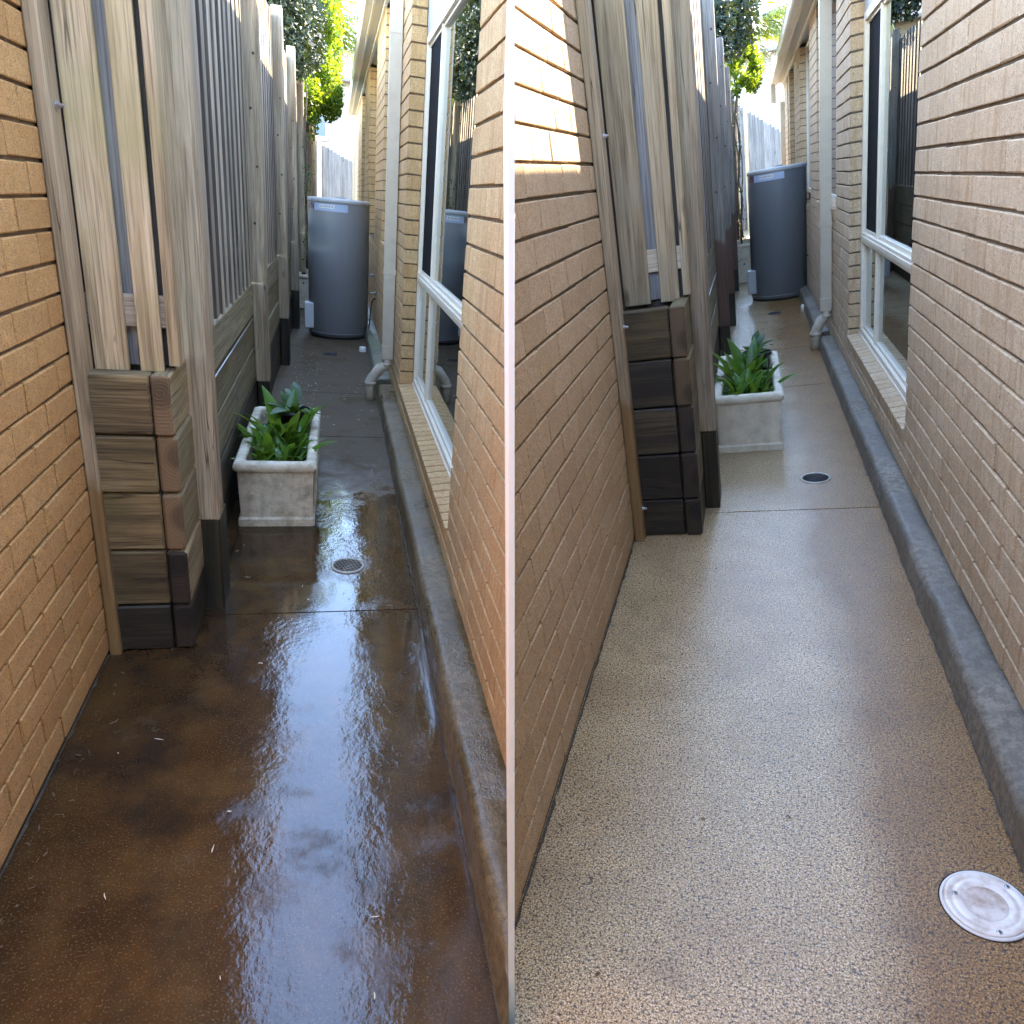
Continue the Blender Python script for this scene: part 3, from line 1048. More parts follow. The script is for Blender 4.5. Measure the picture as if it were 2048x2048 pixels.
    dp = part(t, 'downpipe', ml.mesh('downpipe', M['pipe']))
    bx(dp, 'pipe_collar', dpx0, dpx1, yd - .056, yd + .034, zb, zb + .11, 'pipe', .003)
    bx(dp, 'pipe_strap', dpx0, dpx1 + .004, yd - .053, yd + .032, 1.02, 1.06, 'pipe', .002)
    bx(dp, 'pipe_joint', dpx0 + .001, dpx1, yd - .053, yd + .032, 1.60, 1.606, 'pipe', 0)
    bx(dp, 'pipe_joint', dpx0 + .001, dpx1, yd - .053, yd + .032, 2.66, 2.668, 'pipe', 0)
    el = MB()
    cx = (dpx0 + dpx1) / 2
    ex = q['xdp'] + (.0 if h == 'L' else -.012)
    yc = yd - .012
    r = .043
    top = [(cx, yc, zb + .03), (cx, yc, zb - .035), (cx - .012, yc, zb - .062), (cx * .5 + ex * .5 + .012, yc, (zb + .17) / 2 + .01), (ex + .012, yc, .178), (ex, yc, .150), (ex, yc, -.01)]
    el.tube(top, r, 20)
    elo = part(dp, 'pipe_elbow', el.mesh('pipe_elbow', M['pvc']))
    rg = MB()
    rg.tube([(cx, yc, zb - .052), (cx, yc, zb - .030)], r + .004, 20)
    rg.tube([(ex, yc, .120), (ex, yc, .155)], r + .004, 20)
    part(dp, 'pipe_socket', rg.mesh('pipe_socket', M['pvc']))
# ------------------------------------------------------------------ timber fence and sleeper wall
for h in 'LR':
    q = Q[h]
    rng = random.Random(25 if h == 'L' else 26)
    xD, xD0, yD = q['xD'], q['xD0'], q['yD']
    t = thing(h, 'timber_fence', ('weathered timber paling fence on sleepers beside the brown stained path' if h == 'L' else
                                  'grey timber paling fence on sleepers beside the clean pale path'), 'fence', (xD, 0, 0))
    ftop = q['ftop']
    # post bolted to the end of the brick wall
    pw = bx(t, 'wall_post', q['xL'] + .001, q['xPf'], q['yPo'], q['yPb'] + .03, -.01, 2.95, 'postend' + h, .005)
    for z in ((1.73, .95, .144) if h == 'L' else (1.77, 1.02, .16)):
        b = MB()
        yb = q['yPb'] - .016
        xp = q['xPf']
        b.add([], [])
        for rad, x0, x1, nn in ((.013, xp - .001, xp + .003, 14), (.0085, xp + .003, xp + .011, 6), (.005, xp + .011, xp + .021, 8)):
            b.tube([(x0, yb, z), (x1, yb, z)], rad, nn)
        b.s = [False] * len(b.s)
        part(pw, 'bolt', b.mesh('bolt', M['bolt']))
    # cross palings facing the camera
    yF, zP = q['yF'], q['zPal']
    (a0, a1), (b0, b1) = q['xA'], q['xB']
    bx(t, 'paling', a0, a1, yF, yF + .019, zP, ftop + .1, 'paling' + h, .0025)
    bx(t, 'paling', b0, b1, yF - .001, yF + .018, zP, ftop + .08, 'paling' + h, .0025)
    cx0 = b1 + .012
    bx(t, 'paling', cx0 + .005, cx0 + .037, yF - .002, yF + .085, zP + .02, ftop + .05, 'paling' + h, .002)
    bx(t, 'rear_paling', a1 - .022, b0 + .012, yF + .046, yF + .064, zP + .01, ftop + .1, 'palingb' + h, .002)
    bx(t, 'rear_paling', b1 - .022, b1 + .022, yF + .046, yF + .064, zP + .01, ftop + .1, 'gapwood', .002, label='rear paling coloured dark for the shade of a narrow gap')
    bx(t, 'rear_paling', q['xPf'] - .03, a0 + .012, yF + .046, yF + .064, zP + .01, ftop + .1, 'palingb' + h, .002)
    bx(t, 'rear_paling', q['xL'] + .0015, a0 + .010, yF + .021, yF + .036, zP - .05, ftop + .1, 'gapwood', .002)  # dark filler added to close the bright gap beside the post
    bx(t, 'filler_board', q['xL'] + .002, q['xSe'] - .01, yF + .070, yF + .085, zP - .25, zP + .30, 'gapwood', .002)  # dark filler added to hide the bright ground behind the palings
    zr = zP + .135
    bx(t, 'rail', q['xPf'] - .02, cx0 + .006, yF + .0195, yF + .0455, zr, zr + .098, 'rail', .003)
    bx(t, 'rail', q['xPf'] - .02, cx0 + .006, yF + .0195, yF + .0455, 2.5, 2.6, 'rail', .003)
    # sleepers: a short return that faces the camera, beside the ends of the long ones
    zz = q['zS']
    yS, xc, xe = q['yS'], q['xSc'], q['xSe']
    endx = [.000, .000, .001, .000, -.004]
    dark_from = 2 if h == 'L' else 4
    for i in range(5):
        wet = i < (1 if h == 'L' else 2)
        wetend = i < (2 if h == 'L' else 3)
        mid = h == 'R' and i in (2, 3)
        bx(t, 'sleeper', q['xPf'] - .012, xc - .002, yS + rng.uniform(-.004, .004), yS + .07, zz[i] + .003, zz[i + 1] - .004, ('sleeperwet' if wet or mid else 'sleeper') + h, .006, label='dark wet sleeper near the ground' if wet else None)
        dx = (.010 if h == 'L' else .012) * (1, 1, .6, .4, -.6)[i]
        bx(t, 'sleeper', xc + .003, xe + dx * .5, yS - .004 + rng.uniform(-.004, .004), yD + .085, zz[i] + .002, zz[i + 1] - .004, ('sleeperywet' if i < 1 else 'sleepery') + h, .009 if i < 4 else .005,
           ends=('endwet' if wetend else 'end') + h, label='short sleeper with its end grain showing')
    # long runs of palings, posts and sleepers
    P = q['posts']
    xf = xD - .084
    for i, yp in enumerate(P):
        zc = q['zPost'][i]
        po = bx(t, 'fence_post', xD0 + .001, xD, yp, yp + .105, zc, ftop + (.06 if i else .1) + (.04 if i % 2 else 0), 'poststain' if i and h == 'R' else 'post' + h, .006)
        if 0 < i < 4:
            for k, bz in enumerate((2.27, 1.99, 1.68, 1.36) if h == 'L' else (2.53, 2.19, 1.82, 1.44)):
                b = MB()
                bxx = xD0 + (.035 if k % 2 else .060)
                b.tube([(bxx, yp + .002, bz), (bxx, yp - .003, bz)], .008, 12)
                b.tube([(bxx, yp - .003, bz), (bxx, yp - .008, bz)], .005, 6)
                b.s = [False] * len(b.s)
                part(po, 'bolt', b.mesh('bolt', M['rustbolt']))
        bx(t, 'post_foot', xD0 + .010, xD - .003, yp + .006, yp + .185, -.01, zc + .02 if i else zc - .001, 'stump' + h, .006)
        if i + 1 < len(P):
            ya, yb = yp + .05, P[i + 1] + .05
            n = max(8, int(round((yb - ya) / .178)))
            sp = (yb - ya) / n
            for j in range(n):
                yc = ya + sp * (j + .5)
                if abs(yc - yp) < .02:
                    continue
                bx(t, 'paling', xf - .018, xf + rng.uniform(-.002, .002), yc - .047, yc + .047, zz[5] + .0 + rng.uniform(-.006, .004), ftop + rng.uniform(-.015, .01), 'fence' + h, .0025, (rng.uniform(-.004, .004), 0, rng.uniform(-.02, .02)), ends='gapshade')  # side edges coloured dark for the shade in the gaps
                bx(t, 'rear_paling', xf - .064, xf - .046, yc + sp / 2 - .050, yc + sp / 2 + .050, zz[5] + .005, ftop + rng.uniform(-.015, .01), 'gapshade', .0025)
            bx(t, 'rail', xf - .0455, xf - .0185, ya, yb, zz[5] + .13, zz[5] + .22, 'fence' + h, .003)
            bx(t, 'rail', xf - .0455, xf - .0185, ya, yb, ftop - .35, ftop - .26, 'fence' + h, .003)
            for c in range(5):
                jx = rng.uniform(-.006, .004)
                bx(t, 'sleeper', xf - .06, xf - .004 + jx, yp + (.10 if i == 0 else .05), yb, zz[c] + .002, zz[c + 1] - .006, ('sleeperywet' if c < 2 else 'sleepery') + h, .006)
    # hardware by the first post
    b = MB()
    b.tube([(xf + .004, yp_ := P[0] + .16, zz[4] - .012), (xf + .006, P[1] - .15, zz[4] - .004)], .004, 6)
    part(t, 'wire', b.mesh('wire', M['bolt']))
# ------------------------------------------------------------------ planter boxes and plants


def leaf_mesh(name, L, w, mat, curl, fold=.25, n=7, stalk=.25):
    """A lance-shaped blade along +y that arches over; one mesh per shape."""
    m = MB()
    pts = []
    ang = 0.0
    y = z = 0.0
    rows = []
    for i in range(n + 1):
        s = i / n
        if s < stalk:
            ww = .004 + .006 * s
        else:
            k = (s - stalk) / (1 - stalk)
            ww = w * (math.sin(math.pi * min(1, k ** .75)) ** .85) if 0 < k < 1 else .002
        rows.append((y, z, max(ww, .0015)))
        ang += curl / n * (0.4 + 1.2 * s)
        y += L / n * math.cos(ang)
        z -= L / n * math.sin(ang)
    vs = []
    for y, z, ww in rows:
        vs += [(-ww, y, z + ww * fold), (0, y, z), (ww, y, z + ww * fold)]
    fs = []
    for i in range(n):
        a = i * 3
        fs += [(a, a + 1, a + 4, a + 3), (a + 1, a + 2, a + 5, a + 4)]
    m.add(vs, fs, True)
    return m.mesh(name, M[mat])


LEAF = [leaf_mesh('leaf', .30, .032, 'lily', .9), leaf_mesh('leaf', .24, .028, 'lily', 1.3), leaf_mesh('leaf', .34, .036, 'lily', .7), leaf_mesh('leaf', .20, .020, 'lily', .5, stalk=.35)]
LEAFD = [leaf_mesh('leaf', .20, .030, 'lilydk', 1.2, stalk=.3), leaf_mesh('leaf', .24, .034, 'lilydk', .9, stalk=.35), leaf_mesh('leaf', .16, .024, 'lily', 1.6, stalk=.3)]
BLADE = [leaf_mesh('blade', .20, .006, 'lily', .6, stalk=.05), leaf_mesh('blade', .26, .007, 'lily', .9, stalk=.05)]


def place_leaf(parent, me, p, yaw, pitch, sc, roll=0.0, name='leaf'):
    o = part(parent, name, me, p)
    o.rotation_euler = (Matrix.Rotation(yaw, 3, 'Z') @ Matrix.Rotation(pitch, 3, 'X') @ Matrix.Rotation(roll, 3, 'Y')).to_euler()
    o.scale = (sc, sc, sc)
    return o


def trough(h, x0, x1, y0, y1, zt, mat, label, lip=.018):
    t = thing(h, 'planter_trough', label, 'planter', ((x0 + x1) / 2, (y0 + y1) / 2, 0))
    cx, cy = (x0 + x1) / 2, (y0 + y1) / 2
    wx, wy = (x1 - x0) / 2, (y1 - y0) / 2
    m = MB()

    def ring(prof):
        vs, fs = [], []
        for dx, dz in prof:
            cr = .012
            for sx, sy in ((-1, -1), (1, -1), (1, 1), (-1, 1)):
                ax, ay = sx * (wx + dx), sy * (wy + dx)
                if sx * sy > 0:
                    pp = [(ax - 0, ay - sy * cr), (ax - sx * cr, ay)] if False else None
                vs.append((cx + ax, cy + ay, dz))
        n = len(prof)
        for j in range(n - 1):
            for i in range(4):
                fs.append((j * 4 + i, j * 4 + (i + 1) % 4, (j + 1) * 4 + (i + 1) % 4, (j + 1) * 4 + i))
        return vs, fs
    b = MB()
    b.add(*ring([(-.05, .002), (.006, .002), (.006, .040), (-.002, .046), (-.006, .05), (.002, zt - .050), (-.028, zt - .050), (-.034, zt - .12), (-.05, zt - .12)]))
    me = b.mesh('body', M[mat])
    bmx = bmesh.new()
    bmx.from_mesh(me)
    vert = [e for e in bmx.edges if abs(e.verts[0].co.z - e.verts[1].co.z) > .003 and abs(e.verts[0].co.x - e.verts[1].co.x) < .02 and abs(e.verts[0].co.y - e.verts[1].co.y) < .02]
    bmesh.ops.bevel(bmx, geom=vert, offset=.008, segments=2, affect='EDGES')
    bmx.to_mesh(me)
    bmx.free()
    part(t, 'body', me)
    r = MB()
    prof = []
    for i in range(9):
        a = -math.pi / 2 + math.pi * i / 8
        prof.append((.002 + lip * math.cos(a) * 1.0, zt - .026 + .026 * math.sin(a)))
    prof = [(-.028, zt - .052)] + prof + [(-.026, zt), (-.034, zt - .01), (-.034, zt - .052)]
    r.add(*ring(prof))
    me = r.mesh('rim', M[mat])
    bmx = bmesh.new()
    bmx.from_mesh(me)
    vert = [e for e in bmx.edges if abs(e.verts[0].co.z - e.verts[1].co.z) > .0008 and (Vector(e.verts[0].co.xy) - Vector(e.verts[1].co.xy)).length < .03]
    bmesh.ops.bevel(bmx, geom=vert, offset=.012, segments=3, affect='EDGES')
    bmx.to_mesh(me)
    bmx.free()
    part(t, 'rim', me)
    s = MB()
    nx, ny = 8, 16
    vs = [(x0 + .03 + (x1 - x0 - .06) * i / nx, y0 + .03 + (y1 - y0 - .06) * j / ny, zt - .10 + .018 * mnoise.noise(Vector((i * .9, j * .9, 3)))) for j in range(ny + 1) for i in range(nx + 1)]
    s.add(vs, [(j * (nx + 1) + i, j * (nx + 1) + i + 1, (j + 1) * (nx + 1) + i + 1, (j + 1) * (nx + 1) + i) for j in range(ny) for i in range(nx)])
    part(t, 'soil', s.mesh('soil', M['soil']))
    return t


for h in 'LR':
    q = Q[h]
    rng = random.Random(41 if h == 'L' else 47)
    x0, x1, y0, y1 = q['pl']
    zt = q['zr']
    trough(h, x0, x1, y0, y1, zt, 'planter' + h, ('dirt streaked white concrete trough on the brown stained path' if h == 'L' else 'rinsed white concrete trough on the clean pale path'))
    # lily clump
    t = thing(h, 'lily_plant', ('bright green strappy leaved plant in the dirt streaked trough' if h == 'L' else 'glossy green strappy leaved plant in the rinsed white trough'), 'plant', ((x0 + x1) / 2 - .03, y0 + .35, zt - .1))
    for i in range(125):
        u = rng.random()
        px = x0 + .07 + (x1 - x0 - .16) * rng.random()
        py = y0 + .09 + (y1 - y0) * .44 * u
        yaw = rng.uniform(0, math.tau)
        up = rng.uniform(.7, 1.45)
        if px > x1 - .12 and math.sin(yaw) < -.3:
            up = 1.3
        sc = rng.uniform(.60, .95) * (.68 + .36 * u)
        place_leaf(t, LEAF[rng.randrange(4)], (px, py, zt - .10), yaw, up, sc, rng.uniform(-.5, .5))
    for i in range(34):
        px = x0 + .08 + (x1 - x0 - .14) * rng.random()
        py = y0 + .07 + .35 * rng.random()
        place_leaf(t, BLADE[rng.randrange(2)], (px, py, zt - .10), rng.uniform(0, math.tau), rng.uniform(.7, 1.4), rng.uniform(.6, 1.0), 0, 'blade')
    # three long showy leaves that lean out over the rim
    for px, py, yaw, up, sc in ((x0 + .10, y0 + .5, 1.5, .85, 1.05), (x0 + .16, y0 + .56, .4, 1.25, 1.1), (x0 + .20, y0 + .60, -.3, 1.3, 1.0), (x0 + .12, y0 + .52, 2.0, 1.1, 1.0), (x1 - .10, y0 + .22, -1.7, .9, .8)):
        place_leaf(t, LEAF[2], (px, py, zt - .10), yaw, up, sc, .2)
    # potted plant standing in the far end
    pcx, pcy = x1 - .125, y0 + (y1 - y0) * .68
    t = thing(h, 'pot', ('black plastic pot standing in the dirt streaked trough' if h == 'L' else 'black plastic pot standing in the rinsed white trough'), 'pot', (pcx, pcy, zt - .1))
    p = MB()
    p.lathe([(.0, 0), (.068, 0), (.088, .17), (.097, .17), (.099, .176), (.099, .192), (.094, .194), (.088, .188), (.082, .15), (.0, .15)], (pcx, pcy, zt - .11), 28)
    part(t, 'pot_body', p.mesh('pot_body', M['pot']))
    p = MB()
    p.lathe([(.084, .0), (.05, .012), (.0, .018)], (pcx, pcy, zt + .045), 16)
    part(t, 'potting_soil', p.mesh('potting_soil', M['soil']))
    t = thing(h, 'potted_plant', ('dark broad leaved plant growing in the black pot of the dirty trough' if h == 'L' else 'dark broad leaved plant growing in the black pot of the rinsed trough'), 'plant', (pcx, pcy, zt + .05))
    for i in range(26):
        yaw = i * 2.4 + rng.uniform(-.4, .4)
        place_leaf(t, LEAFD[rng.randrange(3)], (pcx + rng.uniform(-.03, .03), pcy + rng.uniform(-.03, .03), zt + .05), yaw, rng.uniform(.1, 1.3), rng.uniform(.5, .95), rng.uniform(-.5, .5))
    # second trough behind the heater
    yb = 8.6
    xb = -.86 if h == 'L' else -.80
    trough(h, xb, xb + .38, yb, yb + .9, .46 if h == 'L' else .56, 'planterR', ('far cream trough half hidden behind the heater, dirty passage' if h == 'L' else 'far cream trough half hidden behind the heater, clean passage'))
# ------------------------------------------------------------------ water heater
for h in 'LR':
    q = Q[h]
    cx, cy, r, zt = q['heat']
    t = thing(h, 'water_heater', ('tall blue grey water heater standing on the brown stained path' if h == 'L' else 'tall blue grey water heater standing on the clean pale path'), 'water heater', (cx, cy, 0))
    m = MB()
    m.lathe([(r - .004, .062), (r, .068), (r, zt - .045)], (cx, cy, 0), 72)
    body = part(t, 'tank', m.mesh('tank', M['tank' + h]))
    m = MB()
    m.lathe([(r, zt - .045), (r + .006, zt - .043), (r + .007, zt - .01), (r, zt), (r - .02, zt + .006), (0, zt + .012)], (cx, cy, 0), 72)
    lid = part(t, 'lid', m.mesh('lid', M['tanklid']))
    m = MB()
    m.box(cx - .02, cx + .07, cy - .08, cy - .02, zt + .0, zt + .025)
    part(lid, 'lid_plug', m.mesh('lid_plug', M['tankbase']))
    m = MB()
    m.lathe([(r - .03, 0), (r - .03, .028), (r - .004, .028), (r - .004, .060), (r + .003, .062), (r + .003, .066), (r - .002, .068)], (cx, cy, 0), 72)
    part(t, 'base_ring', m.mesh('base_ring', M['tankbase']))
    m = MB()
    m.lathe([(r - .012, .0), (r - .012, .029)], (cx, cy, 0), 48)
    part(t, 'base_gap', m.mesh('base_gap', M['dark']))

    def wrap(mb, xa, xb, za, zb, lift):
        """A strip laid round the front of the tank between two x positions."""
        n = 14
        vs = []
        for i in range(n + 1):
            x = xa + (xb - xa) * i / n
            s = max(-1, min(1, (x - cx) / r))
            a = math.asin(s)
            rr = r + lift
            vs += [(cx + rr * math.sin(a), cy - rr * math.cos(a), za), (cx + rr * math.sin(a), cy - rr * math.cos(a), zb)]
        mb.add(vs, [(2 * i, 2 * i + 2, 2 * i + 3, 2 * i + 1) for i in range(n)], True)
    zl = zt - .125
    k = 1.0
    L0, L1 = cx - .262, cx + .095
    if h == 'R':
        L0, L1 = cx - .262, cx + .075
    m = MB()
    wrap(m, L0, L1, zl, zl + .078, .0012)
    lab = part(body, 'label_strip', m.mesh('label_strip', M['label']))
    m = MB()
    wrap(m, L0 + .055, L0 + .215, zl + .026, zl + .066, .0018)
    part(body, 'label_patch', m.mesh('label_patch', M['labelw']))
    m = MB()
    rr = random.Random(3)
    xx = L0 + .062
    while xx < L0 + .205:
        ww = rr.uniform(.008, .017)
        wrap(m, xx, xx + ww * .7, zl + .036 + rr.uniform(0, .004), zl + .054 + rr.uniform(-.004, .004), .0024)
        xx += ww + .005
    part(body, 'label_print', m.mesh('label_print', M['ink']))
    # the two letters I N beside the strip
    m = MB()
    la = L0 - .050

    def bar(xa, xb, za, zb):
        wrap(m, xa, xb, za, zb, .0022)
    bar(la - .012, la + .000, zl + .010, zl + .072)
    bar(la + .010, la + .020, zl + .010, zl + .072)
    bar(la + .036, la + .046, zl + .010, zl + .072)
    for i in range(6):
        xs = la + .018 + .020 * i / 6
        bar(xs, xs + .006, zl + .072 - .062 * (i + 1) / 6 - .006, zl + .072 - .062 * i / 6 + .002)
    part(body, 'lettering', m.mesh('lettering', M['red']))
    # element cover box and its cable on the fence side
    bx(t, 'element_cover', cx - r - .040, cx - r + .06, cy - .20, cy - .04, .10, .385, 'whitebox' if h == 'L' else 'tanklid', .008)
    # valves and pipes on the house side
    xw = q['xR']
    m = MB()
    for z, ln in ((.52, .10), (.72, .06)):
        m.tube([(cx + r - .02, cy - .05, z), (cx + r + ln, cy - .07, z + .005)], .009, 8)
        m.tube([(cx + r + ln - .02, cy - .07, z - .012), (cx + r + ln - .02, cy - .07, z + .022)], .012, 8)
    part(t, 'valve', m.mesh('valve', M['bolt']))
    m = MB()
    px = cx + r
    m.tube([(xw - .02, cy - .35, .50), (px + .06, cy - .36, .50), (px + .035, cy - .34, .47), (px + .02, cy - .31, .38), (px + .012, cy - .26, .22), (px - .005, cy - .22, .06), (px - .02, cy - .2, .01)], .0065, 8)
    part(t, 'drain_hose', m.mesh('drain_hose', M['hose']))
    # white cap on the ground
    x, y = q['cap']
    m = MB()
    m.lathe([(.0, .052), (.030, .052), (.036, .047), (.037, 0)], (x, y, 0), 24)
    solo(h, 'pipe_cap', m.mesh('pipe_cap', M['white']), ('small white pipe cap beside the heater on the brown stained path' if h == 'L' else 'small white pipe cap beside the heater on the clean pale path'), 'pipe cap')
    # drains
    x, y = q['grate']
    t = thing(h, 'drain_grate', ('round metal drain grate by the puddle on the brown stained path' if h == 'L' else 'round metal drain grate near the trough on the clean pale path'), 'drain', (x, y, 0))
    R0 = .075
    m = MB()
    m.lathe([(R0 - .011, .001), (R0 - .010, .006), (R0 - .002, .007), (R0 + .001, .001)], (x, y, 0), 48)
    part(t, 'rim', m.mesh('rim', M['ironrim' if h == 'L' else 'ironrim']))
    m = MB()
    m.lathe([(.0, .0012), (R0 - .009, .0012)], (x, y, 0), 32)
    part(t, 'drain_hole', m.mesh('drain_hole', M['dark']))
    m = MB()
    rot = .35
    for d in range(2):
        for i in range(-4, 5):
            off = i * .0155
            half = math.sqrt(max(0, (R0 - .010) ** 2 - off ** 2))
            if half < .01:
                continue
            c, s = math.cos(rot * (1 if d else -1) + d * math.pi / 2), math.sin(rot * (1 if d else -1) + d * math.pi / 2)
            p0 = Vector((x - s * off - c * half, y + c * off - s * half, .0036))
            p1 = Vector((x - s * off + c * half, y + c * off + s * half, .0036))
            m.tube([p0, p1], .0021, 4)
    part(t, 'bars', m.mesh('bars', M['iron' if h == 'L' else 'irondk']))
    x, y = q['far']
    t = thing(h, 'floor_drain', ('small dark round drain in front of the heater, brown stained path' if h == 'L' else 'small dark round drain in front of the heater, clean pale path'), 'drain', (x, y, 0))
    m = MB()
    m.lathe([(.068, .001), (.07, .006), (.08, .006), (.082, .001)], (x, y, 0), 32)
    part(t, 'rim', m.mesh('rim', M['irondk']))
    m = MB()
    m.lathe([(.0, .002), (.069, .002)], (x, y, 0), 32)
    part(t, 'drain_hole', m.mesh('drain_hole', M['dark']))
# ------------------------------------------------------------------ white inspection cover on the pale path
x, y = -.098, -2.170
t = thing('R', 'inspection_cover', 'round white plastic inspection cover set in the clean pale path', 'cover', (x, y, 0))
m = MB()
m.lathe([(.0, .004), (.0435, .004), (.046, .006), (.049, .0055), (.051, .0065), (.060, .0065), (.0615, .0055), (.066, .0055), (.0675, .007), (.079, .007), (.081, .005), (.081, .0)], (x, y, 0), 64)
part(t, 'lid', m.mesh('lid', M['cover']))
m = MB()
m.lathe([(.0, .0046), (.043, .0046)], (x, y, 0), 48)
part(t, 'centre_dish', m.mesh('centre_dish', M['coverdish']))
m = MB()
m.lathe([(.0815, .0005), (.0815, .0042), (.086, .0038), (.0875, .0008)], (x, y, 0), 64)
part(t, 'rim', m.mesh('rim', M['white']))
m = MB()
m.lathe([(.0868, .0009), (.0905, .0009)], (x, y, 0), 64)
part(t, 'dirty_gap', m.mesh('dirty_gap', M['dark']))
for sx, sy in ((-.154, -2.153), (-.045, -2.121), (-.090, -2.240)):
    m = MB()
    m.lathe([(.0, .0085), (.0035, .0085), (.0052, .0074), (.0058, .007)], (sx, sy, 0), 14)
    s = part(t, 'screw', m.mesh('screw', M['bolt']))
    m = MB()
    m.box(sx - .003, sx + .003, sy - .0006, sy + .0006, .0082, .0088)
    m.box(sx - .0006, sx + .0006, sy - .003, sy + .003, .0082, .0088)
    part(s, 'screw_slot', m.mesh('screw_slot', M['dark']))
# ------------------------------------------------------------------ white divider bar added between the two passages
d0, d1 = .86, 2.3


def camray(u, v):
    return (CAMROT @ Vector(((u - 1024) / F, -(v - 1024) / F, -1.0)))


m = MB()
top0 = CAMLOC + camray(1023.15, -90) * .80
bot0 = CAMLOC + camray(1023.15, 2110) * 1.62
dirn = Vector((camray(1023.15, 1024).x, camray(1023.15, 1024).y, 0)).normalized()
side = Vector((dirn.y, -dirn.x, 0))
ht, hb = 12.2 / F * .80 / 2, 12.2 / F * 1.62 / 2
vs = []
for p, hw in ((bot0, hb), (top0, ht)):
    for dd in (0, 1.0 if p is bot0 else 1.6):
        vs += [p + dirn * dd - side * hw, p + dirn * dd + side * hw]
m.add(vs, [(0, 1, 5, 4), (2, 6, 7, 3), (0, 4, 6, 2), (1, 3, 7, 5), (4, 5, 7, 6), (0, 2, 3, 1)])
solo('W', 'divider_panel', m.mesh('divider_panel', M['divider']), 'slim white divider bar added as a border between the two passages', 'panel')  # added piece: draws the white border that splits the view in two
# ------------------------------------------------------------------ far end: back fence, house beyond, greenery
for h in 'LR':
    q = Q[h]
    rng = random.Random(61)
    (xa, za), (xb, zb) = q['farf']
    yf = 20.0
    t = thing(h, 'back_fence', ('grey paling fence across the end of the brown stained path' if h == 'L' else 'blue grey paling fence across the end of the clean pale path'), 'fence', (xa, yf, 0))
    x = xa - 1.0
    while x < xb + .6:
        z = za + (zb - za) * (x - xa) / (xb - xa)
        z = min(z, za + .15)
        bx(t, 'paling', x, x + .0985, yf, yf + .02, -.02, z + rng.uniform(-.004, .004), 'farfence', .002)
        x += .10
    bx(t, 'rail', xa - 1.0, xb + .6, yf + .02, yf + .06, 1.9, 2.0, 'farfence', .002)
    bx(t, 'fence_post', xa - .02, xa + .09, yf - .1, yf - .001, -.02, za + .12, 'paling' + h, .004)
    # house beyond the back fence
    yh = 27.0
    t = thing(h, 'far_house', ('pale brick house rising beyond the back fence of the stained path' if h == 'L' else 'white brick house rising beyond the back fence of the pale path'), 'house', (-1, yh, 0))
    m = MB()
    m.box(-5.0, 1.6, yh + .01, yh + .2, -.5, 5.2)
    part(t, 'wall', m.mesh('wall', M['mortarR'], h))
    m = MB()
    zc = 2.0
    kk = 0
    while zc < 5.2:
        xx = -3.0 + (kk % 2) * .12
        while xx < .95:
            m.box(xx, min(xx + .232, .95), yh - .002, yh + .05, zc, zc + .076)
            xx += .24
        zc += .086
        kk += 1
    part(t, 'brickwork', m.mesh('brickwork', M['farwall']), kind='stuff')
    m = MB()
    m.box(.955, 1.6, yh - .03, yh + .05, 1.5, 5.2)
    part(t, 'quoin', m.mesh('quoin', M['farred']), label='red brown brick corner')
    x0, x1, z0, z1 = (-1.05, -.70, 3.35, 4.0) if h == 'L' else (-1.15, -.50, 3.5, 4.3)
    w = MB()
    for c in ((x0 - .05, x1 + .05, z0 - .05, z0), (x0 - .05, x1 + .05, z1, z1 + .05), (x0 - .05, x0, z0, z1), (x1, x1 + .05, z0, z1)):
        w.box(c[0], c[1], yh - .04, yh + .0, c[2], c[3])
    wi = part(t, 'window', w.mesh('window', M['frame']))
    bx(wi, 'pane', x0, x1, yh - .02, yh - .01, z0, z1, 'farglass', 0)
    bx(t, 'sill', x0 - .08, x1 + .08, yh - .08, yh - .045, z0 - .14, z0 - .055, 'farred', .003)
    bx(t, 'downpipe', .30, .40, yh - .10, yh - .01, 1.0, 5.0, 'pipe', .003)
    m = MB()
    m.add([(-5.2, yh - .5, 5.1), (2, yh - .5, 5.1), (2, yh + 4, 6.6), (-5.2, yh + 4, 6.6), (-5.2, yh - .5, 5.2), (2, yh - .5, 5.2), (2, yh + 4, 6.7), (-5.2, yh + 4, 6.7)],
          [(0, 3, 2, 1), (4, 5, 6, 7), (0, 1, 5, 4), (1, 2, 6, 5), (2, 3, 7, 6), (3, 0, 4, 7)])
    part(t, 'roof', m.mesh('roof', M['roof'], h))


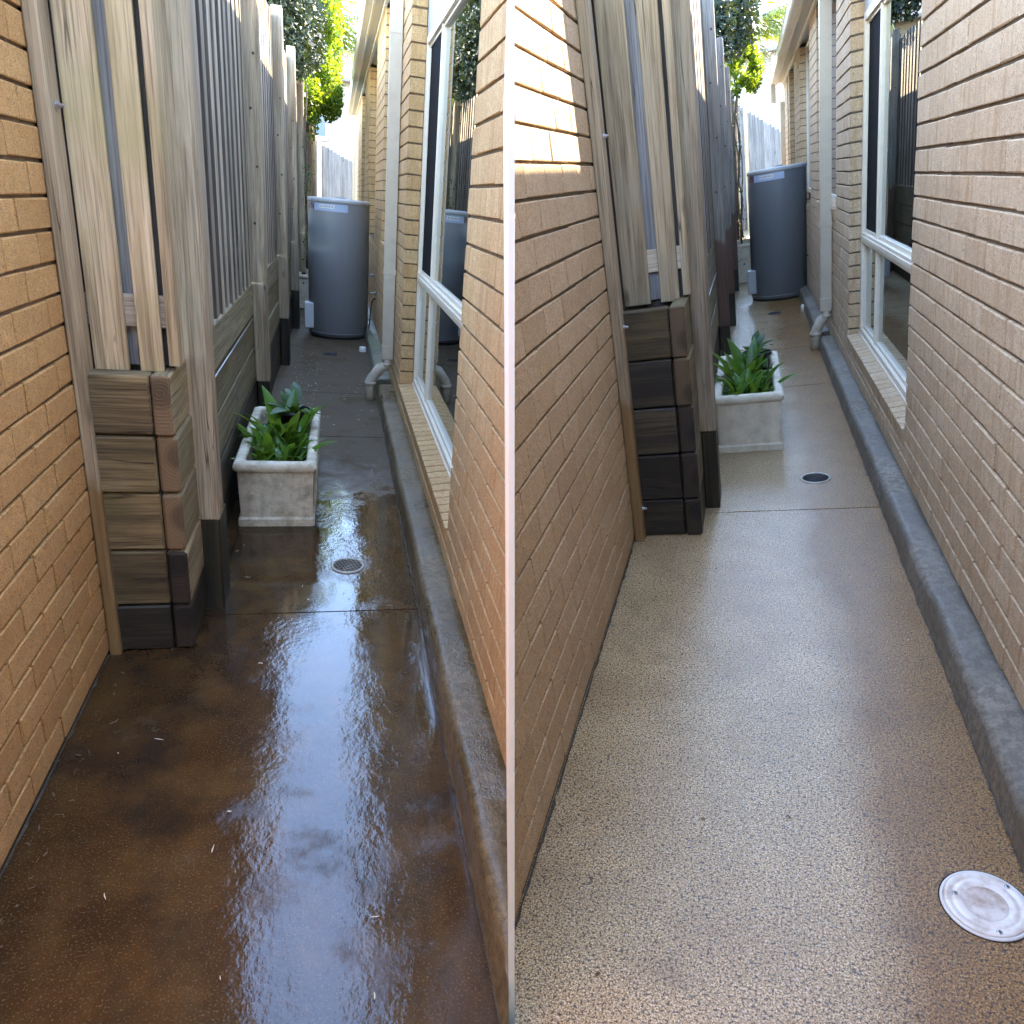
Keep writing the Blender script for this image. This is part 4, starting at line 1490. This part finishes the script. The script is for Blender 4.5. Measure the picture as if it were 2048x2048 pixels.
def bush(h, name, label, cat, blobs, mat, rng, size=.055, stems=()):
    """Loose leaves through a few uneven lobes: each leaf a small folded blade."""
    c = Vector(blobs[0][0])
    t = thing(h, name, label, cat, c)
    m = MB()
    for (cc, rad, n) in blobs:
        for i in range(n):
            while True:
                p = Vector((rng.uniform(-1, 1), rng.uniform(-1, 1), rng.uniform(-1, 1)))
                if .25 < p.length < 1:
                    break
            p = Vector((cc[0] + p.x * rad[0], cc[1] + p.y * rad[1], cc[2] + p.z * rad[2]))
            if mnoise.noise(p * 2.6) < (-.22 if mat == 'leafdk' else -.12):
                continue
            s = size * rng.uniform(.6, 1.3)
            d = Vector((rng.gauss(0, 1), rng.gauss(0, 1), rng.gauss(-.5, .8))).normalized()
            sd = d.orthogonal().normalized()
            sd = Matrix.Rotation(rng.uniform(0, 6.28), 3, d) @ sd
            up = d.cross(sd) * .25
            m.add([p, p + d * s * .5 + sd * s * .34 + up * s, p + d * s, p + d * s * .5 - sd * s * .34 + up * s], [(0, 1, 2), (0, 2, 3)])
    if mat == 'leafdk':
        for (cc, rad, n) in blobs:
            for i in range(n // 5):
                p = Vector((rng.gauss(0, .32), rng.gauss(0, .32), rng.gauss(0, .32)))
                p = Vector((cc[0] + p.x * rad[0], cc[1] + p.y * rad[1], cc[2] + p.z * rad[2]))
                d = Vector((rng.gauss(0, 1), rng.gauss(0, 1), rng.gauss(0, 1))).normalized()
                sd = d.orthogonal().normalized()
                m.add([p, p + d * .05 + sd * .04, p + d * .11, p + d * .05 - sd * .04], [(0, 1, 2), (0, 2, 3)])
    me = bpy.data.meshes.new('foliage')
    me.from_pydata(m.v, [], m.f)
    me.materials.append(M[mat])
    part(t, 'foliage', me)
    s = MB()
    for pts, r in stems:
        s.tube(pts, r, 6)
    if stems:
        part(t, 'stem', s.mesh('stem', M['stem']))
    return t


def frond(mb, base, az, el, L, droop, rng, n=34, wl=.40):
    """A feather palm frond: arching midrib with paired hanging leaflets."""
    p = Vector(base)
    pts = []
    e = el
    d = None
    for i in range(n + 1):
        d = Vector((math.cos(e) * math.sin(az), math.cos(e) * math.cos(az), math.sin(e)))
        pts.append((p.copy(), d.copy()))
        p += d * L / n
        e -= droop / n * (.5 + 1.2 * i / n)
    mb.tube([a for a, _ in pts[::3]], [.013 * (1 - .8 * i / len(pts[::3])) for i in range(len(pts[::3]))], 5)
    for i in range(4, n + 1):
        a, d = pts[i]
        s = d.cross(Vector((0, 0, 1))).normalized()
        k = i / n
        ll = wl * (math.sin(math.pi * min(1, .12 + k * .9)) ** .6)
        for sg in (-1, 1):
            q = (s * sg * .8 + d * .55 + Vector((0, 0, -.25 + rng.uniform(-.25, .1)))).normalized()
            w = q.cross(d).normalized() * .011
            sag = Vector((0, 0, -.22 * ll))
            mid = a + q * ll * .55
            tip = a + q * ll + sag
            ww = d * .017
            mb.add([a - ww * .4, a + ww * .4, mid + ww, mid - ww, tip], [(0, 1, 2, 3), (3, 2, 4)])


for h in 'LR':
    q = Q[h]
    rng = random.Random(71 if h == 'L' else 72)
    zf = q['ftop']
    if h == 'L':
        bush(h, 'ivy_bush', 'dark leafy bush overhanging the fence top of the stained path', 'bush',
             [((-.98, 8.6, 3.50), (.46, 1.1, .66), 6500), ((-1.25, 10.5, 3.9), (.65, 1.4, .8), 4500), ((-.98, 7.6, 3.9), (.34, .7, .5), 2200), ((-.72, 9.4, 3.6), (.25, .8, .55), 2400), ((-1.1, 9.6, 4.9), (.55, 1.3, 1.1), 4500)], 'leafdk', rng, .062)
        bush(h, 'lime_creeper', 'sunlit lime green creeper spilling over the fence of the stained path', 'creeper',
             [((-.74, 10.8, 3.05), (.26, .9, .50), 5500), ((-.48, 11.2, 3.65), (.25, .8, .85), 6500), ((-.42, 10.8, 4.2), (.22, .7, .6), 2600), ((-.44, 11.0, 3.02), (.22, .6, .40), 2600), ((-.70, 10.6, 2.62), (.12, .5, .3), 900), ((-.62, 11.4, 4.5), (.35, .8, .6), 1600), ((-.52, 10.0, 5.0), (.2, .7, .8), 700)], 'leaflime', rng, .06,
             [([(-.74 + .02 * math.sin(i * 1.7), 8.8 + .05 * i + .1 * math.sin(i), 3.0 - .26 * i) for i in range(9)], .010), ([(-.76 + .025 * math.sin(i * 2.1 + 1), 10 + .1 * math.cos(i * 1.3), 3.0 - .3 * i) for i in range(10)], .012)])
        fr = [((-.52, 13.2, 4.05), a, e, l, d) for a, e, l, d in ((2.0, .9, 1.5, 1.7), (1.8, .35, 1.3, 1.5), (2.4, .3, 1.3, 1.5), (1.2, 1.1, 1.7, 1.6), (.3, .9, 1.5, 1.6), (-.9, .8, 1.6, 1.8), (1.5, .7, 1.5, 1.9), (2.7, .8, 1.6, 2.1), (3.3, .5, 1.7, 2.2), (-2.5, .9, 1.6, 2.0), (-2.0, .3, 1.5, 1.8), (3.6, 1.2, 1.8, 1.5), (.9, .3, 1.4, 1.7), (-1.6, 1.1, 1.7, 1.6), (2.2, 1.25, 1.8, 1.4), (2.9, .1, 1.3, 1.6), (-2.8, .0, 1.3, 1.5))]
        tb = (-1.05, 13.4, 0)
    else:
        bush(h, 'ivy_bush', 'dark leafy bush overhanging the fence top of the pale path', 'bush',
             [((-.70, 7.9, 3.42), (.36, .9, .52), 5200), ((-.95, 9.0, 3.9), (.6, 1.2, .8), 4500), ((-.60, 8.6, 3.70), (.28, .8, .55), 3000), ((-.78, 7.0, 3.2), (.16, .5, .4), 1500)], 'leafdk', rng, .058)
        bush(h, 'lime_creeper', 'sunlit lime green creeper spilling over the fence of the pale path', 'creeper',
             [((-.57, 8.9, 3.02), (.18, .6, .38), 4600), ((-.46, 9.1, 2.86), (.16, .5, .30), 2600), ((-.66, 8.8, 2.75), (.08, .4, .22), 500)], 'leaflime', rng, .052,
             [([(-.69 + .03 * math.sin(i * 1.7), 8.6 + .03 * i + .08 * math.sin(i), 2.8 - .25 * i) for i in range(10)], .011), ([(-.67 + .03 * math.sin(i * 2.1 + 1), 9.3 + .1 * math.cos(i * 1.3), 2.9 - .29 * i) for i in range(10)], .012), ([(-.66 + .03 * math.sin(i * 1.3 + 2), 10.0 + .1 * math.cos(i * 1.9), 2.9 - .29 * i) for i in range(10)], .010)])
        fr = [((-.45, 12.6, 3.72), a, e, l, d) for a, e, l, d in ((1.6, .9, 1.4, 1.8), (1.9, .45, 1.2, 1.6), (2.3, .8, 1.4, 2.1), (1.2, .3, 1.1, 1.4), (3.1, .7, 1.5, 2.1), (-2.3, .8, 1.5, 2.0), (-1.2, .9, 1.5, 1.6), (2.5, .5, 1.4, 2.1), (-2.7, .3, 1.5, 2.1), (3.5, 1.2, 1.7, 1.6), (1.0, .9, 1.4, 1.8), (-.2, 1.0, 1.4, 1.6), (-1.7, .3, 1.4, 1.9), (3.0, .0, 1.2, 1.5), (-2.0, 1.2, 1.7, 1.5), (2.0, 1.2, 1.7, 1.6))]
        tb = (-1.0, 12.8, 0)
    t = thing(h, 'palm_tree', ('palm with arching yellow green fronds beyond the stained path' if h == 'L' else 'palm with drooping yellow green fronds beyond the pale path'), 'palm tree', tb)
    m = MB()
    m.tube([(tb[0], tb[1], 0), (tb[0] - .02, tb[1], 1.8), (tb[0] * .7 + fr[0][0][0] * .3, fr[0][0][1] * .5 + tb[1] * .5, 3.3), (fr[0][0][0], fr[0][0][1], fr[0][0][2])], [.09, .08, .07, .05], 12)
    part(t, 'trunk', m.mesh('trunk', M['stem']))
    for f in fr:
        m = MB()
        frond(m, *f, rng)
        part(t, 'frond', m.mesh('frond', M['palm']))
    # small leaves on the hanging stems
    lm = MB()
    for i in range(320):
        yy = rng.uniform(8.4, 10.6)
        z = rng.uniform(.3, 2.8) ** 1.0
        p = Vector((q['xD'] + rng.uniform(-.03, .10), yy, z))
        if mnoise.noise(p * 3) < .02:
            continue
        d = Vector((rng.gauss(0, 1), rng.gauss(0, 1), rng.gauss(-.4, .8))).normalized()
        sd = d.orthogonal().normalized()
        s = rng.uniform(.03, .06)
        lm.add([p, p + d * s * .5 + sd * s * .3, p + d * s, p + d * s * .5 - sd * s * .3], [(0, 1, 2, 3)])
    solo(h, 'ivy_leaves', lm.mesh('ivy_leaves', M['lilydk']), kind='stuff')
    # scraps on the ground
    lt = MB()
    ld = MB()

    def scrap(mb, x, y, L, w, a):
        z0 = .002
        c, s = math.cos(a), math.sin(a)
        vs = []
        for i in range(4):
            k = i / 3 - .5
            bend = .22 * L * (k * k)
            hh = z0 + .0035 * math.sin(i * 1.3 + a) ** 2
            for sg in (-1, 1):
                u, v_ = k * L, bend + sg * w * (1.0 - abs(k) * 1.2)
                vs.append((x + c * u - s * v_, y + s * u + c * v_, hh))
        mb.add(vs, [(2 * i, 2 * i + 2, 2 * i + 3, 2 * i + 1) for i in range(3)])
    if h == 'L':
        spots = [(rng.uniform(-.72, -.05), rng.uniform(2.5, 6.0)) for _ in range(90)] + [(rng.uniform(-.72, -.5), rng.uniform(3, 5.5)) for _ in range(110)]
        for x, y in spots:
            scrap(lt, x, y, rng.uniform(.008, .028), rng.uniform(.002, .006), rng.uniform(0, 6.3))
        for x, y, L, w in ((-.40, .93, .03, .005), (-.36, .88, .02, .005), (-.45, .10, .016, .003), (-.62, -1.05, .012, .003), (-.84, -1.62, .010, .004), (-.30, .70, .02, .004), (-.60, -.35, .016, .004), (-.12, 1.7, .02, .003)):
            scrap(lt, x, y, L, w, rng.uniform(0, 6.3))
        for i in range(26):
            scrap(lt, rng.uniform(-1.05, -.1), rng.uniform(-2.0, 1.2), rng.uniform(.006, .03), rng.uniform(.0006, .002), rng.uniform(0, 6.3))
        for i in range(40):
            scrap(ld, -1.09 + rng.uniform(0, .06), rng.uniform(-1.5, -.3), rng.uniform(.006, .02), rng.uniform(.001, .004), rng.uniform(0, 6.3))
    else:
        for i in range(60):
            scrap(ld, rng.uniform(-1.08, -.05), rng.uniform(-2.6, 1.6), rng.uniform(.005, .02), rng.uniform(.001, .004), rng.uniform(0, 6.3))
        for i in range(30):
            scrap(ld, -1.10 + rng.uniform(0, .03), rng.uniform(-2.4, -.3), rng.uniform(.005, .02), rng.uniform(.001, .003), rng.uniform(0, 6.3))
        for i in range(30):
            scrap(lt, rng.uniform(-1.0, -.05), rng.uniform(-2.4, .6), rng.uniform(.006, .02), rng.uniform(.0006, .0015), rng.uniform(0, 6.3))
    solo(h, 'litter', lt.mesh('litter', M['litter']), kind='stuff')
    solo(h, 'litter', ld.mesh('litter', M['litterdk']), kind='stuff')
